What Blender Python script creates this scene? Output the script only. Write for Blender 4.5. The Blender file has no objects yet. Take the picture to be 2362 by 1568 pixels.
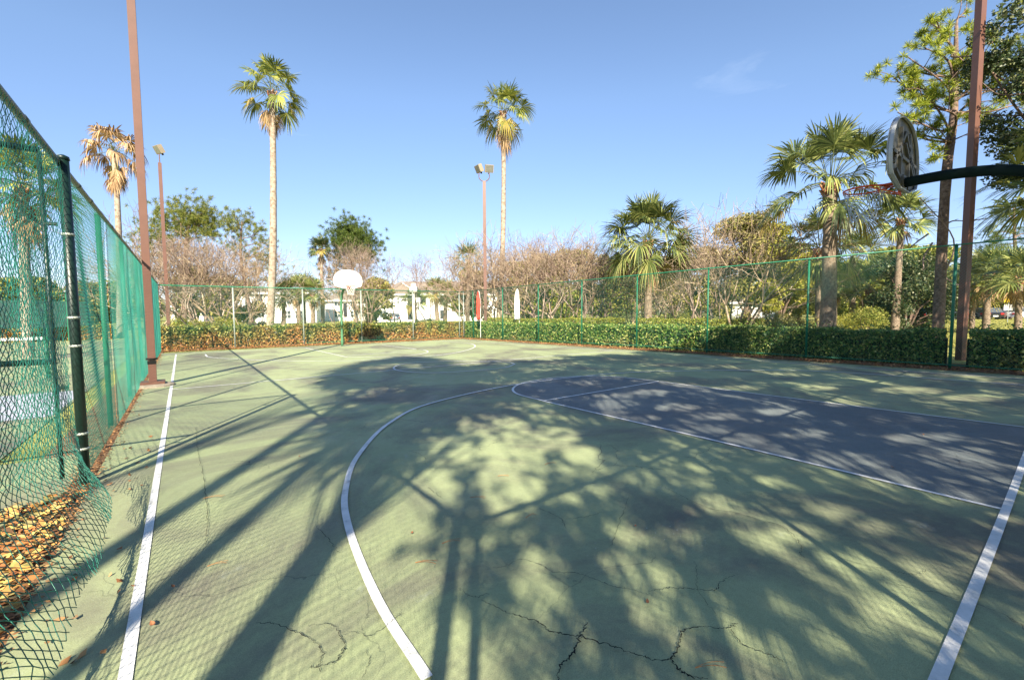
import bpy, math, random
import numpy as np
from mathutils import Matrix, Vector
random.seed(7); rng = np.random.default_rng(11)
sc = bpy.context.scene
A = np.array
def nrm(v):
    v = np.asarray(v, float); return v / (np.linalg.norm(v, axis=-1, keepdims=True) + 1e-12)
# ------------------------------------------------------------------ camera
F = 1001.6; CX = 1180.5; CY = 784.0; H0 = 1.65
yaw = math.radians(37.08); pit = math.radians(3.57); rol = math.radians(.36)
fw = A([math.sin(yaw)*math.cos(pit), math.cos(yaw)*math.cos(pit), -math.sin(pit)])
rt = A([math.cos(yaw), -math.sin(yaw), 0.]); up = np.cross(rt, fw)
RR = rt*math.cos(rol)-up*math.sin(rol); UU = up*math.cos(rol)+rt*math.sin(rol)
CAM = A([0, 0, H0])
def ray(x, y): return fw + RR*((x-CX)/F) + UU*((CY-y)/F)
def G(x, y, z=0.):                       # surveyed ground point
    d = ray(x, y); return CAM + d*((z-H0)/d[2])
def pt(x, y, D): return CAM + ray(x, y)*D
def base(x, D, z=0.):
    d0 = ray(x, 0.); k = UU[2]/F         # d.z = d0.z - y*k
    y = (d0[2]-(z-H0)/D)/k; return pt(x, y, D)
cam = bpy.data.cameras.new('camera'); co = bpy.data.objects.new('camera', cam)
sc.collection.objects.link(co); sc.camera = co
cam.lens = 36*F/2361; cam.sensor_width = 36; cam.clip_end = 2000; cam.clip_start = .05
M = Matrix.Identity(4)
for i in range(3):
    M[i][0] = RR[i]; M[i][1] = UU[i]; M[i][2] = -fw[i]; M[i][3] = CAM[i]
co.matrix_world = M
# ------------------------------------------------------------------ light
EL = math.radians(33.5); SD = A([.55, .835, 0.]); SD /= np.linalg.norm(SD)
sun = bpy.data.lights.new('sun', 'SUN'); so = bpy.data.objects.new('sun', sun); sc.collection.objects.link(so)
sun.energy = 5.0; sun.angle = math.radians(.55); sun.color = (1., .89, .70)
dirv = Vector((SD[0]*math.cos(EL), SD[1]*math.cos(EL), -math.sin(EL)))
so.rotation_euler = dirv.to_track_quat('-Z', 'Y').to_euler()
w = bpy.data.worlds.new('World'); sc.world = w; w.use_nodes = True
nt = w.node_tree; nt.nodes.clear()
def N(nt, t, **k):
    n = nt.nodes.new(t)
    for a, b in k.items():
        if a.startswith('i_'):
            n.inputs[a[2:].replace('_', ' ')].default_value = b
        else: setattr(n, a, b)
    return n
out = N(nt, 'ShaderNodeOutputWorld'); bg = N(nt, 'ShaderNodeBackground')
sky = N(nt, 'ShaderNodeTexSky', sky_type='NISHITA', sun_disc=False)
sky.sun_elevation = EL; sky.sun_rotation = math.atan2(-SD[0], -SD[1]); sky.air_density = 1.0; sky.dust_density = .1; sky.ozone_density = 1.6
bg.inputs['Strength'].default_value = .084
tc = N(nt, 'ShaderNodeTexCoord'); mp = N(nt, 'ShaderNodeMapping'); mp.inputs['Scale'].default_value = (1.2, 2.6, 9.); mp.inputs['Rotation'].default_value = (.12, .1, .5)
nz = N(nt, 'ShaderNodeTexNoise'); nz.inputs['Scale'].default_value = 1.7; nz.inputs['Detail'].default_value = 9; nz.inputs['Roughness'].default_value = .62; nz.inputs['Distortion'].default_value = .5
cr = N(nt, 'ShaderNodeValToRGB'); cr.color_ramp.elements[0].position = .66; cr.color_ramp.elements[0].color = (0, 0, 0, 1); cr.color_ramp.elements[1].position = .92; cr.color_ramp.elements[1].color = (.12, .12, .12, 1)
mx = N(nt, 'ShaderNodeMix', data_type='RGBA')
mx.inputs['B'].default_value = (7.0, 7.4, 8.0, 1)
L = nt.links.new
L(tc.outputs['Generated'], mp.inputs['Vector']); L(mp.outputs[0], nz.inputs['Vector']); L(nz.outputs[0], cr.inputs[0])
L(cr.outputs[0], mx.inputs['Factor']); hz = N(nt, 'ShaderNodeSeparateXYZ'); L(tc.outputs['Generated'], hz.inputs[0])
hr = N(nt, 'ShaderNodeValToRGB'); hr.color_ramp.elements[0].position = 0.; hr.color_ramp.elements[0].color = (.58, .58, .78, 1); hr.color_ramp.elements[1].position = .42; hr.color_ramp.elements[1].color = (.95, .97, 1.02, 1); L(hz.outputs[2], hr.inputs[0])
hm = N(nt, 'ShaderNodeMix', data_type='RGBA', blend_type='MULTIPLY'); hm.inputs['Factor'].default_value = 1.; L(sky.outputs[0], hm.inputs['A']); L(hr.outputs[0], hm.inputs['B']); L(hm.outputs['Result'], mx.inputs['A']); L(mx.outputs['Result'], bg.inputs[0]); L(bg.outputs[0], out.inputs[0])
sc.view_settings.view_transform = 'Standard'; sc.view_settings.look = 'None'; sc.view_settings.exposure = 1.44; sc.view_settings.gamma = 1
sc.render.resolution_x = 1024; sc.render.resolution_y = 679
# ------------------------------------------------------------------ materials
def mat(name, col, rough=.8, var=.15, scale=3., bump=0., metal=0., island=None, trans=0., cols=None, spec=.3, bscale=None):
    m = bpy.data.materials.new(name); m.use_nodes = True; t = m.node_tree; l = t.links.new
    b = t.nodes['Principled BSDF']; b.inputs['Roughness'].default_value = rough; b.inputs['Metallic'].default_value = metal
    b.inputs['Specular IOR Level'].default_value = spec
    tcn = N(t, 'ShaderNodeTexCoord')
    if island is not None:
        g = N(t, 'ShaderNodeNewGeometry'); r = N(t, 'ShaderNodeValToRGB'); e = r.color_ramp.elements
        while len(e) < len(island): e.new(.5)
        for k, (p, c) in enumerate(island): e[k].position = p; e[k].color = (*c, 1)
        l(g.outputs['Random Per Island'], r.inputs[0]); src = r.outputs[0]
    else:
        n = N(t, 'ShaderNodeTexNoise'); n.inputs['Scale'].default_value = scale; n.inputs['Detail'].default_value = 8; n.inputs['Roughness'].default_value = .65
        l(tcn.outputs['Object'], n.inputs['Vector'])
        r = N(t, 'ShaderNodeValToRGB'); e = r.color_ramp.elements
        if cols is None: cols = [(.25, tuple(c*(1-var) for c in col)), (.75, tuple(min(1, c*(1+var)) for c in col))]
        while len(e) < len(cols): e.new(.5)
        for k, (p, c) in enumerate(cols): e[k].position = p; e[k].color = (*c, 1)
        l(n.outputs[0], r.inputs[0]); src = r.outputs[0]
    l(src, b.inputs['Base Color'])
    if bump:
        n2 = N(t, 'ShaderNodeTexNoise'); n2.inputs['Scale'].default_value = bscale or scale*8; n2.inputs['Detail'].default_value = 6
        l(tcn.outputs['Object'], n2.inputs['Vector'])
        bp = N(t, 'ShaderNodeBump'); bp.inputs['Strength'].default_value = bump; bp.inputs['Distance'].default_value = .02
        l(n2.outputs[0], bp.inputs['Height']); l(bp.outputs[0], b.inputs['Normal'])
    if trans:
        tr = N(t, 'ShaderNodeBsdfTranslucent'); ms = N(t, 'ShaderNodeMixShader'); ms.inputs[0].default_value = trans
        l(src, tr.inputs[0]); o = t.nodes['Material Output']
        l(b.outputs[0], ms.inputs[1]); l(tr.outputs[0], ms.inputs[2]); l(ms.outputs[0], o.inputs[0])
    return m
def court_mat(name, c1, c2, stain=(.17, .155, .13), edge=None):
    m = bpy.data.materials.new(name); m.use_nodes = True; t = m.node_tree; l = t.links.new
    b = t.nodes['Principled BSDF']; b.inputs['Specular IOR Level'].default_value = .35
    tcn = N(t, 'ShaderNodeTexCoord')
    def noise(s, d=8, r=.6, dist=0.):
        n = N(t, 'ShaderNodeTexNoise'); n.inputs['Scale'].default_value = s; n.inputs['Detail'].default_value = d; n.inputs['Roughness'].default_value = r; n.inputs['Distortion'].default_value = dist
        l(tcn.outputs['Object'], n.inputs['Vector']); return n.outputs[0]
    def ramp(src, *cs):
        r = N(t, 'ShaderNodeValToRGB'); e = r.color_ramp.elements
        while len(e) < len(cs): e.new(.5)
        for k, (p, c) in enumerate(cs): e[k].position = p; e[k].color = (*c, 1) if len(c) == 3 else c
        l(src, r.inputs[0]); return r.outputs[0]
    def mix(f, a, bb, mode='MIX'):
        x = N(t, 'ShaderNodeMix', data_type='RGBA', blend_type=mode); l(f, x.inputs['Factor']) if not isinstance(f, float) else setattr(x.inputs['Factor'], 'default_value', f)
        for s, k in ((a, 'A'), (bb, 'B')):
            if isinstance(s, tuple): x.inputs[k].default_value = (*s, 1)
            else: l(s, x.inputs[k])
        return x.outputs['Result']
    k0, k1 = (0, 0, 0), (1, 1, 1)
    col = ramp(noise(.55, 6, .6, .4), (.3, c1), (.7, c2))
    # brownish worn patches
    col = mix(ramp(noise(.38, 9, .68, .8), (.44, k0), (.62, (.85, .85, .85))), col, stain)
    # fine grain
    col = mix(.55, col, ramp(noise(160, 3, .7), (.32, (.42, .42, .42)), (.58, (1.05, 1.05, 1.05))), 'MULTIPLY')
    col = mix(.35, col, ramp(noise(28, 6, .7), (.3, (.6, .6, .6)), (.6, (1., 1., 1.))), 'MULTIPLY')
    # chalky scuffs
    col = mix(ramp(noise(1.3, 12, .8, 1.2), (.60, k0), (.76, (.6, .6, .6))), col, (.42, .46, .42))
    # specks
    vo = N(t, 'ShaderNodeTexVoronoi'); vo.inputs['Scale'].default_value = 22; l(tcn.outputs['Object'], vo.inputs['Vector'])
    sp = ramp(vo.outputs['Distance'], (.05, (.9, .9, .9)), (.11, k0))
    spm = ramp(noise(.8, 4, .6), (.56, k0), (.66, k1)); col = mix(mix(1., sp, spm, 'MULTIPLY'), col, (.62, .64, .62))
    # hairline crazing
    wv = N(t, 'ShaderNodeTexVoronoi', feature='DISTANCE_TO_EDGE'); wv.inputs['Scale'].default_value = .85
    nn = N(t, 'ShaderNodeTexNoise'); nn.inputs['Scale'].default_value = 2.5; nn.inputs['Detail'].default_value = 8; l(tcn.outputs['Object'], nn.inputs['Vector'])
    ad = N(t, 'ShaderNodeVectorMath', operation='MULTIPLY_ADD'); ad.inputs[1].default_value = (.55, .55, 0); l(nn.outputs['Color'], ad.inputs[0]); l(tcn.outputs['Object'], ad.inputs[2]); l(ad.outputs[0], wv.inputs['Vector'])
    ck = ramp(wv.outputs['Distance'], (.0, (.8, .8, .8)), (.0035, k0)); ckm = ramp(noise(.5, 3, .5), (.48, k0), (.6, k1))
    col = mix(mix(1., ck, ckm, 'MULTIPLY'), col, (.03, .035, .03))
    l(col, b.inputs['Base Color'])
    l(ramp(noise(1.1, 8, .7, .6), (.3, (.5, .5, .5)), (.7, (.85, .85, .85))), b.inputs['Roughness'])
    bp = N(t, 'ShaderNodeBump'); bp.inputs['Strength'].default_value = .35; bp.inputs['Distance'].default_value = .006
    l(noise(140, 4, .7), bp.inputs['Height']); l(bp.outputs[0], b.inputs['Normal'])
    return m
def rampc(*c): return [(i/(max(1, len(c)-1))*.999, x) for i, x in enumerate(c)]
m_court = court_mat('court_green', (.33, .38, .205), (.39, .45, .24))
m_key = court_mat('key_blue', (.14, .17, .18), (.215, .24, .235), stain=(.16, .165, .165))
m_line = mat('line_paint', (.74, .74, .72), .7, scale=6, cols=[(.3, (.40, .42, .40)), (.42, (.66, .67, .66)), (.6, (.78, .78, .77))], bump=.2, bscale=120)
m_crack = mat('crack', (.012, .012, .012), 1.)
m_mulch = mat('mulch', (.16, .10, .06), .95, scale=7, cols=[(.3, (.07, .045, .03)), (.5, (.22, .12, .06)), (.7, (.36, .23, .12))], bump=.8)
m_grass = mat('lawn', (.2, .22, .05), .95, scale=.6, cols=[(.3, (.10, .14, .03)), (.5, (.30, .30, .08)), (.7, (.45, .40, .14))], bump=.8, bscale=30)
m_asph = mat('asphalt', (.06, .06, .062), .9, scale=4)
m_green = mat('green_paint', (.012, .16, .085), .45, .25, 5, spec=.5)
m_dkgreen = mat('dark_green_paint', (.005, .022, .018), .4, .3, 5, spec=.5)
m_arm = mat('black_green_arm_paint', (.006, .016, .015), .75, .4, 6, spec=.15)
m_pgreen = mat('faded_green_paint', (.07, .19, .10), .55, .3, 3)
m_wire = mat('green_vinyl_wire', (.02, .17, .125), .35, .25, 9, spec=.5)
m_wire_lit = mat('sunlit_vinyl_wire', (.05, .32, .235), .35, .4, 1.5, spec=.5)  # lighter copy of the fence wire, sunlit brightness put into its colour
m_galv = mat('galvanised', (.42, .46, .42), .45, .2, 8, metal=.3)
m_rail = mat('weathered_rail', (.13, .15, .11), .5, .5, 14, spec=.5)
m_brown = mat('brown_pole_paint', (.135, .064, .046), .45, .12, 3, spec=.5)
m_board = mat('board_white', (.86, .86, .85), .45, .04, 3)
m_alu = mat('weathered_aluminium', (.3, .3, .28), .5, .0, 5, cols=[(.3, (.10, .10, .09)), (.55, (.17, .165, .15)), (.8, (.27, .26, .235))], metal=.35)
m_orange = mat('orange_rim', (.62, .085, .02), .5, .25, 20)
m_cord = mat('net_cord', (.42, .48, .56), .8, .2, 30)
m_cordw = mat('white_net_cord', (.75, .75, .72), .8, .1, 30)
m_bark_w = mat('pale_palm_trunk', (.42, .36, .28), .9, scale=5, cols=[(.34, (.10, .065, .045)), (.42, (.25, .19, .14)), (.66, (.40, .35, .28))], bump=.8)
m_bark_s = mat('sabal_trunk', (.3, .24, .17), .9, scale=9, cols=[(.3, (.10, .07, .05)), (.5, (.22, .165, .12)), (.7, (.34, .28, .21))], bump=1.)
m_bark_p = mat('pine_bark', (.17, .12, .09), .95, scale=9, cols=[(.3, (.07, .05, .045)), (.5, (.19, .13, .10)), (.7, (.34, .25, .20))], bump=1.)
m_twig = mat('crape_bark', 0, .85, island=rampc((.12, .085, .06), (.26, .19, .13), (.38, .28, .19), (.48, .39, .28)))
m_twigp = mat('pinkish_crape_bark', 0, .85, island=rampc((.11, .08, .065), (.22, .155, .125), (.34, .24, .19), (.42, .35, .29)))
m_twig2 = mat('grey_twigs', 0, .85, island=rampc((.16, .12, .11), (.30, .22, .20)))
m_frond = mat('palm_leaf', 0, .45, island=rampc((.035, .06, .015), (.11, .15, .025), (.24, .27, .05), (.42, .40, .09)), trans=.22, spec=.5)
m_frondsab = mat('sabal_leaf', 0, .42, island=rampc((.03, .05, .02), (.10, .14, .04), (.21, .25, .07), (.38, .38, .13)), trans=.2, spec=.5)
m_frondy = mat('yellowing_palm_leaf', 0, .55, island=rampc((.14, .16, .03), (.34, .27, .06), (.45, .34, .14)), trans=.2)
m_dead = mat('dead_palm_leaf', 0, .8, island=rampc((.16, .09, .045), (.38, .24, .12), (.55, .40, .23)), trans=.12)
m_boot = mat('palm_boot', 0, .8, island=rampc((.12, .045, .025), (.30, .12, .06), (.42, .24, .13)))
m_petiole = mat('petiole', (.14, .16, .05), .6)
m_needle = mat('pine_needles', 0, .55, island=rampc((.08, .12, .015), (.20, .26, .02), (.34, .38, .03), (.48, .48, .06)), trans=.25)
m_needlem = mat('olive_pine_needles', 0, .55, island=rampc((.04, .06, .012), (.10, .14, .02), (.20, .23, .035), (.34, .30, .07)), trans=.2)
m_needled = mat('dark_pine_needles', 0, .55, island=rampc((.035, .07, .015), (.08, .125, .02), (.15, .18, .035)), trans=.2)
m_leafd = mat('dark_leaf', 0, .5, island=rampc((.012, .03, .010), (.035, .065, .018), (.07, .10, .03), (.20, .20, .09)), trans=.15, spec=.5)
m_leafm = mat('mid_leaf', 0, .55, island=rampc((.07, .11, .02), (.17, .21, .035), (.29, .30, .06), (.42, .38, .10)), trans=.25)
m_leafo = mat('olive_leaf', 0, .6, island=rampc((.08, .09, .02), (.19, .19, .05), (.32, .29, .08), (.40, .34, .12)), trans=.2)
m_leafy = mat('yellow_leaf', 0, .55, island=rampc((.16, .18, .025), (.30, .30, .04), (.46, .42, .08)), trans=.3)
m_core = mat('hedge_inner_shade', (.03, .03, .015), 1., .6, 12)
def hedge_mat(name, green, brown, zc, zs, lo=.0):
    m = bpy.data.materials.new(name); m.use_nodes = True; t = m.node_tree; l = t.links.new
    b = t.nodes['Principled BSDF']; b.inputs['Roughness'].default_value = .5
    g = N(t, 'ShaderNodeNewGeometry'); tcn = N(t, 'ShaderNodeTexCoord')
    def rp(cs):
        r = N(t, 'ShaderNodeValToRGB'); e = r.color_ramp.elements
        while len(e) < len(cs): e.new(.5)
        for k, (p, c) in enumerate(cs): e[k].position = p; e[k].color = (*c, 1)
        l(g.outputs['Random Per Island'], r.inputs[0]); return r.outputs[0]
    n = N(t, 'ShaderNodeTexNoise'); n.inputs['Scale'].default_value = 1.3; n.inputs['Detail'].default_value = 5; l(tcn.outputs['Object'], n.inputs['Vector'])
    sx = N(t, 'ShaderNodeSeparateXYZ'); l(tcn.outputs['Object'], sx.inputs[0])
    m1 = N(t, 'ShaderNodeMath', operation='MULTIPLY_ADD'); m1.inputs[1].default_value = -zs; m1.inputs[2].default_value = zc*zs; l(sx.outputs[2], m1.inputs[0])
    m2 = N(t, 'ShaderNodeMath', operation='MULTIPLY_ADD'); m2.inputs[1].default_value = 3.2; m2.inputs[2].default_value = -1.6+lo; l(n.outputs[0], m2.inputs[0])
    m3 = N(t, 'ShaderNodeMath', operation='ADD', use_clamp=True); l(m1.outputs[0], m3.inputs[0]); l(m2.outputs[0], m3.inputs[1])
    x = N(t, 'ShaderNodeMix', data_type='RGBA'); l(m3.outputs[0], x.inputs['Factor']); l(rp(green), x.inputs['A']); l(rp(brown), x.inputs['B'])
    l(x.outputs['Result'], b.inputs['Base Color'])
    tr = N(t, 'ShaderNodeBsdfTranslucent'); ms = N(t, 'ShaderNodeMixShader'); ms.inputs[0].default_value = .15
    l(x.outputs['Result'], tr.inputs[0]); l(b.outputs[0], ms.inputs[1]); l(tr.outputs[0], ms.inputs[2]); l(ms.outputs[0], t.nodes['Material Output'].inputs[0])
    return m
gr = rampc((.012, .03, .008), (.10, .16, .025), (.24, .30, .05), (.55, .50, .15))
br = rampc((.05, .035, .015), (.50, .19, .06), (.66, .36, .12), (.38, .34, .09))
m_hedge1 = hedge_mat('hedge_leaf_browned', gr, br, .8, 1.3, .35)
m_hedge2 = hedge_mat('hedge_leaf_green', rampc((.01, .03, .008), (.08, .18, .025), (.20, .32, .05), (.58, .56, .18)), rampc((.12, .14, .03), (.30, .26, .08), (.40, .28, .12)), .35, 1.6, -.1)
m_litter = mat('leaf_litter', 0, .8, island=rampc((.10, .05, .025), (.30, .13, .05), (.42, .24, .10), (.18, .13, .08)))
m_litter2 = mat('bright_leaf_litter', 0, .8, island=rampc((.08, .045, .025), (.40, .15, .05), (.60, .34, .10), (.50, .44, .14), (.22, .15, .09)))
m_stucco = mat('white_stucco', (.80, .79, .77), .9, .05, 2)
m_roof = mat('brown_shingle', (.24, .20, .165), .95, .3, 6, bump=.4)
m_trim = mat('white_trim', (.84, .84, .82), .7, .03)
m_glass = mat('window_glass', (.07, .08, .09), .12, .2, 2, spec=.8)
m_dark = mat('dark_opening', (.035, .035, .04), .6)
m_rubber = mat('black_rubber', (.015, .015, .015), .8)
m_carw = mat('white_car_paint', (.8, .8, .8), .2, .02, spec=.6); m_cark = mat('black_car_paint', (.012, .013, .016), .15, .1, spec=.7)
m_carb = mat('bronze_car_paint', (.10, .055, .04), .2, .1, spec=.7); m_cars = mat('blue_grey_car_paint', (.12, .15, .2), .2, .1, spec=.6); m_card = mat('slate_car_paint', (.03, .045, .06), .2, .1, spec=.6)
m_red = mat('red_lamp', (.5, .02, .015), .3); m_redf = mat('red_fabric', (.66, .07, .05), .7, .12, 4)
m_yel = mat('yellow_sign', (.75, .5, .03), .5, .06); m_whitep = mat('white_sign', (.8, .8, .78), .5, .05)
m_lampglass = mat('lamp_glass', (.16, .16, .14), .15, .3, 6, spec=.8); m_lamp = mat('bronze_lamp_housing', (.33, .27, .19), .5, .15)
m_screen = mat('windscreen_fabric', (.06, .13, .12), .85, .2, 1.5)
m_conc = mat('concrete', (.30, .26, .2), .9, .3, 6, bump=.5)
m_black = mat('black_tape', (.01, .01, .01), .4)
m_cable = mat('cable', (.02, .02, .02), .6)
m_flagw = mat('white_fabric', (.78, .78, .8), .8, .08, 3)
# ------------------------------------------------------------------ objects
COL = sc.collection
def tag(o, label=None, cat=None, group=None, kind=None):
    if label: o['label'] = label
    if cat: o['category'] = cat
    if group: o['group'] = group
    if kind: o['kind'] = kind
    return o
def empty(name, loc, label, cat, group=None, rz=0., s=1.):
    o = bpy.data.objects.new(name, None); COL.objects.link(o); o.location = loc; o.rotation_euler = (0, 0, rz); o.scale = (s, s, s); o.empty_display_size = .2
    return tag(o, label, cat, group)
def mesh(name, V, Fs, m, parent=None, smooth=False):
    me = bpy.data.meshes.new(name); V = np.asarray(V, np.float32)
    if isinstance(Fs, np.ndarray):
        nf, k = Fs.shape
        me.vertices.add(len(V)); me.vertices.foreach_set('co', V.ravel())
        me.loops.add(nf*k); me.loops.foreach_set('vertex_index', Fs.astype(np.int32).ravel())
        me.polygons.add(nf); me.polygons.foreach_set('loop_start', np.arange(0, nf*k, k, dtype=np.int32)); me.polygons.foreach_set('loop_total', np.full(nf, k, np.int32))
        me.update(calc_edges=True)
    else: me.from_pydata([tuple(map(float, v)) for v in V], [], Fs)
    if smooth: me.polygons.foreach_set('use_smooth', np.ones(len(me.polygons), bool))
    me.materials.append(m)
    o = bpy.data.objects.new(name, me); COL.objects.link(o)
    if parent is not None: o.parent = parent
    return o
class MB:                                       # mixed mesh builder
    def __init__(s): s.v = []; s.f = []
    def add(s, V, Fs):
        n = len(s.v); s.v += [tuple(map(float, x)) for x in V]; s.f += [tuple(i+n for i in f) for f in Fs]; return s
    def box(s, a, b):
        x0, y0, z0 = a; x1, y1, z1 = b
        return s.add([(x0, y0, z0), (x1, y0, z0), (x1, y1, z0), (x0, y1, z0), (x0, y0, z1), (x1, y0, z1), (x1, y1, z1), (x0, y1, z1)],
                     [(0, 3, 2, 1), (4, 5, 6, 7), (0, 1, 5, 4), (1, 2, 6, 5), (2, 3, 7, 6), (3, 0, 4, 7)])
    def obox(s, c, u, v, w_):                   # oriented box: centre + half axes
        c, u, v, w_ = map(A, (c, u, v, w_)); P = [c+a*u+b*v+d*w_ for d in (-1, 1) for a, b in ((-1, -1), (1, -1), (1, 1), (-1, 1))]
        return s.add(P, [(0, 3, 2, 1), (4, 5, 6, 7), (0, 1, 5, 4), (1, 2, 6, 5), (2, 3, 7, 6), (3, 0, 4, 7)])
    def tube(s, P, R, n=10, cap=True):
        P = [A(p, float) for p in P]; R = [R]*len(P) if np.isscalar(R) else R; V = []; Fs = []
        ref = None
        for i, p in enumerate(P):
            d = nrm(P[min(i+1, len(P)-1)]-P[max(i-1, 0)])
            if ref is None: ref = A([0, 0, 1.]) if abs(d[2]) < .9 else A([1., 0, 0])
            a = nrm(np.cross(d, ref)); b = np.cross(d, a)
            ref = -b if False else ref
            for k in range(n):
                t_ = 2*math.pi*(k+.5)/n; V.append(p+R[i]*(a*math.cos(t_)+b*math.sin(t_)))
        for i in range(len(P)-1):
            for k in range(n): Fs.append((i*n+k, i*n+(k+1) % n, (i+1)*n+(k+1) % n, (i+1)*n+k))
        if cap: Fs += [tuple(range(n))[::-1], tuple(range((len(P)-1)*n, len(P)*n))]
        return s.add(V, Fs)
    def prism(s, poly, u, v, o_, n_):           # outline poly (a,b) in axes u,v extruded by n_
        o_, u, v, n_ = map(A, (o_, u, v, n_)); k = len(poly)
        V = [o_+a*u+b*v for a, b in poly]+[o_+a*u+b*v+n_ for a, b in poly]
        return s.add(V, [tuple(range(k))[::-1], tuple(range(k, 2*k))]+[(i, (i+1) % k, k+(i+1) % k, k+i) for i in range(k)])
    def build(s, name, m, parent=None, smooth=False): return mesh(name, s.v, s.f, m, parent, smooth)
def segs(name, S, m, parent=None, n=3):         # S rows: p0(3) p1(3) r0 r1
    S = np.asarray(S, float); p0, p1, r0, r1 = S[:, :3], S[:, 3:6], S[:, 6:7], S[:, 7:8]
    d = nrm(p1-p0); ref = np.where(np.abs(d[:, 2:3]) < .9, A([[0, 0, 1.]]), A([[1., 0, 0]])); a = nrm(np.cross(d, ref)); b = np.cross(d, a)
    V = np.empty((len(S), 2*n, 3))
    for k in range(n):
        t_ = 2*math.pi*k/n; c = a*math.cos(t_)+b*math.sin(t_); V[:, k] = p0+c*r0; V[:, n+k] = p1+c*r1
    f = A([(k, (k+1) % n, n+(k+1) % n, n+k) for k in range(n)])
    Fs = (f[None]+(np.arange(len(S))*2*n)[:, None, None]).reshape(-1, 4)
    return mesh(name, V.reshape(-1, 3), Fs, m, parent, True)
def cards(name, C, size, m, parent=None, asp=.55, flat=None, fold=True):
    """leaf shaped cards: two triangles-ish quads meeting on a midrib"""
    n = len(C); C = np.asarray(C, float); sz = np.broadcast_to(np.asarray(size, float).reshape(-1, 1), (n, 1))
    d = nrm(rng.normal(size=(n, 3))); e = rng.normal(size=(n, 3))
    if flat is not None: d[:, 2] *= flat; d = nrm(d); e[:, :2] = 0; e[:, 2] = 1; e += rng.normal(size=(n, 3))*.35*(1 if flat < .5 else 1.6)
    s = nrm(np.cross(d, e)); nn = np.cross(d, s); w_ = sz*asp*.5
    V = np.stack([C-d*sz*.5, C+s*w_+nn*w_*.3-d*sz*.05, C+d*sz*.5, C-s*w_+nn*w_*.3-d*sz*.05], 1)
    Fs = (A([[0, 1, 2, 3]])[None]+(np.arange(n)*4)[:, None, None]).reshape(-1, 4)
    return mesh(name, V.reshape(-1, 3), Fs, m, parent)
def copy_tree(o, parent=None):
    c = o.copy(); COL.objects.link(c); c.parent = parent
    for ch in [x for x in bpy.data.objects if x.parent == o]: copy_tree(ch, c)
    return c
def curve(P, n):                                # catmull-rom through points
    P = A(P, float); P = np.vstack([2*P[0]-P[1], P, 2*P[-1]-P[-2]]); R = []
    for i in range(1, len(P)-2):
        for t_ in np.linspace(0, 1, n, endpoint=False):
            a, b, c, d = P[i-1:i+3]; R.append(.5*((2*b)+(-a+c)*t_+(2*a-5*b+4*c-d)*t_**2+(-a+3*b-3*c+d)*t_**3))
    R.append(P[-2]); return A(R)
# ------------------------------------------------------------------ ground
def sheet(name, pts, z, m):
    return tag(mesh(name, [(x, y, z) for x, y in pts], [tuple(range(len(pts)))], m), kind='structure')
sheet('ground', [(-600, -300), (700, -300), (700, 900), (-600, 900)], -.012, m_grass)
FX = lambda y: 17.25-.112*(y-2.2)               # right fence line
sheet('mulch_bed', [(-1.35, -1.6), (-.75, -1.6), (-.75, 25), (14.3, 24.6), (17.2, -2), (19.4, -2), (16.4, 27.2), (-1.4, 27.4)], -.004, m_mulch)
sheet('court', [(-.78, -1.1), (17.0, -1.1), (16.55, 2.2), (14.35, 24.35), (-.8, 24.1)], 0., m_court)
sheet('tennis_court', [(-13.5, 7.2), (-1.75, 7.2), (-1.75, 40), (-13.5, 40)], .0, m_court)
sheet('left_path', [(-13.5, -6), (-.95, -6), (-.95, 7.2), (-13.5, 7.2)], -.002, m_court)
sheet('tennis_baseline', [(-13, 9.6), (-2.2, 9.6), (-2.2, 9.7), (-13, 9.7)], .004, m_line)
sheet('tennis_outer_court', [(-13.5, 10.2), (-1.8, 10.2), (-1.8, 13.4), (-13.5, 13.4)], .004, mat('pale_blue_surface', (.36, .38, .46), .9, .1))
def strip(name, P, w_, z=.004):
    P = A(P)[:, :2]; T = nrm(np.gradient(P, axis=0)); n_ = np.stack([-T[:, 1], T[:, 0]], 1)*w_/2
    V = np.vstack([np.c_[P+n_, np.full(len(P), z)], np.c_[P-n_, np.full(len(P), z)]]); k = len(P)
    return tag(mesh(name, V, A([(i, i+1, k+i+1, k+i) for i in range(k-1)]), m_line), kind='structure')
g2 = lambda *q: [G(*p)[:2] for p in q]
line = lambda name, P, w_=.05, z=.006, n=12: strip(name, curve(P, n), w_, z)
line('sideline', [(-.28, .35), (-.28, 5), (-.28, 12), (-.30, 22.9)], .055)
line('baseline', [(-.3, .33), (5, .33), (10, .36), (15.95, .36)], .055, .0075)
line('baseline', [(-.7, 22.95), (5, 22.95), (13.2, 23.1)], .05, .0075)
line('sideline', [(13.17, 23.1)]+g2((1240, 798), (1400, 808), (1600, 821), (1897, 843), (2361, 874))+[(16.05, .36)], .05)
line('halfway_line', [(-.28, 12.13), (5, 12.13), (14.75, 12.2)], .05, .009)
key = [(5.33, .36), (9.3, .36), (8.95, 6.06), (5.30, 6.06)]
sheet('key_area', key[:3]+[tuple(p) for p in curve([(8.95, 6.06), (8.66, 7.3), (7.7, 7.97), (6.5, 7.95), (5.7, 7.5), (5.33, 6.85), (5.30, 6.06)], 6)[1:]], .003, m_key)
line('key_line', [(5.34, .36), (5.36, 3.1), (5.30, 6.06)], .05, .0075)
line('key_line', [(9.37, .36), (9.15, 3.1), (8.95, 6.06)], .05, .0075)
line('free_throw_line', [(5.30, 6.06), (7, 6.06), (8.95, 6.06)], .05, .009)
line('free_throw_arc', [(5.30, 6.06), (5.36, 6.95), (5.8, 7.6), (6.56, 8.0), (7.69, 7.99), (8.66, 7.35), (8.95, 6.06)], .05, .0105)
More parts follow.
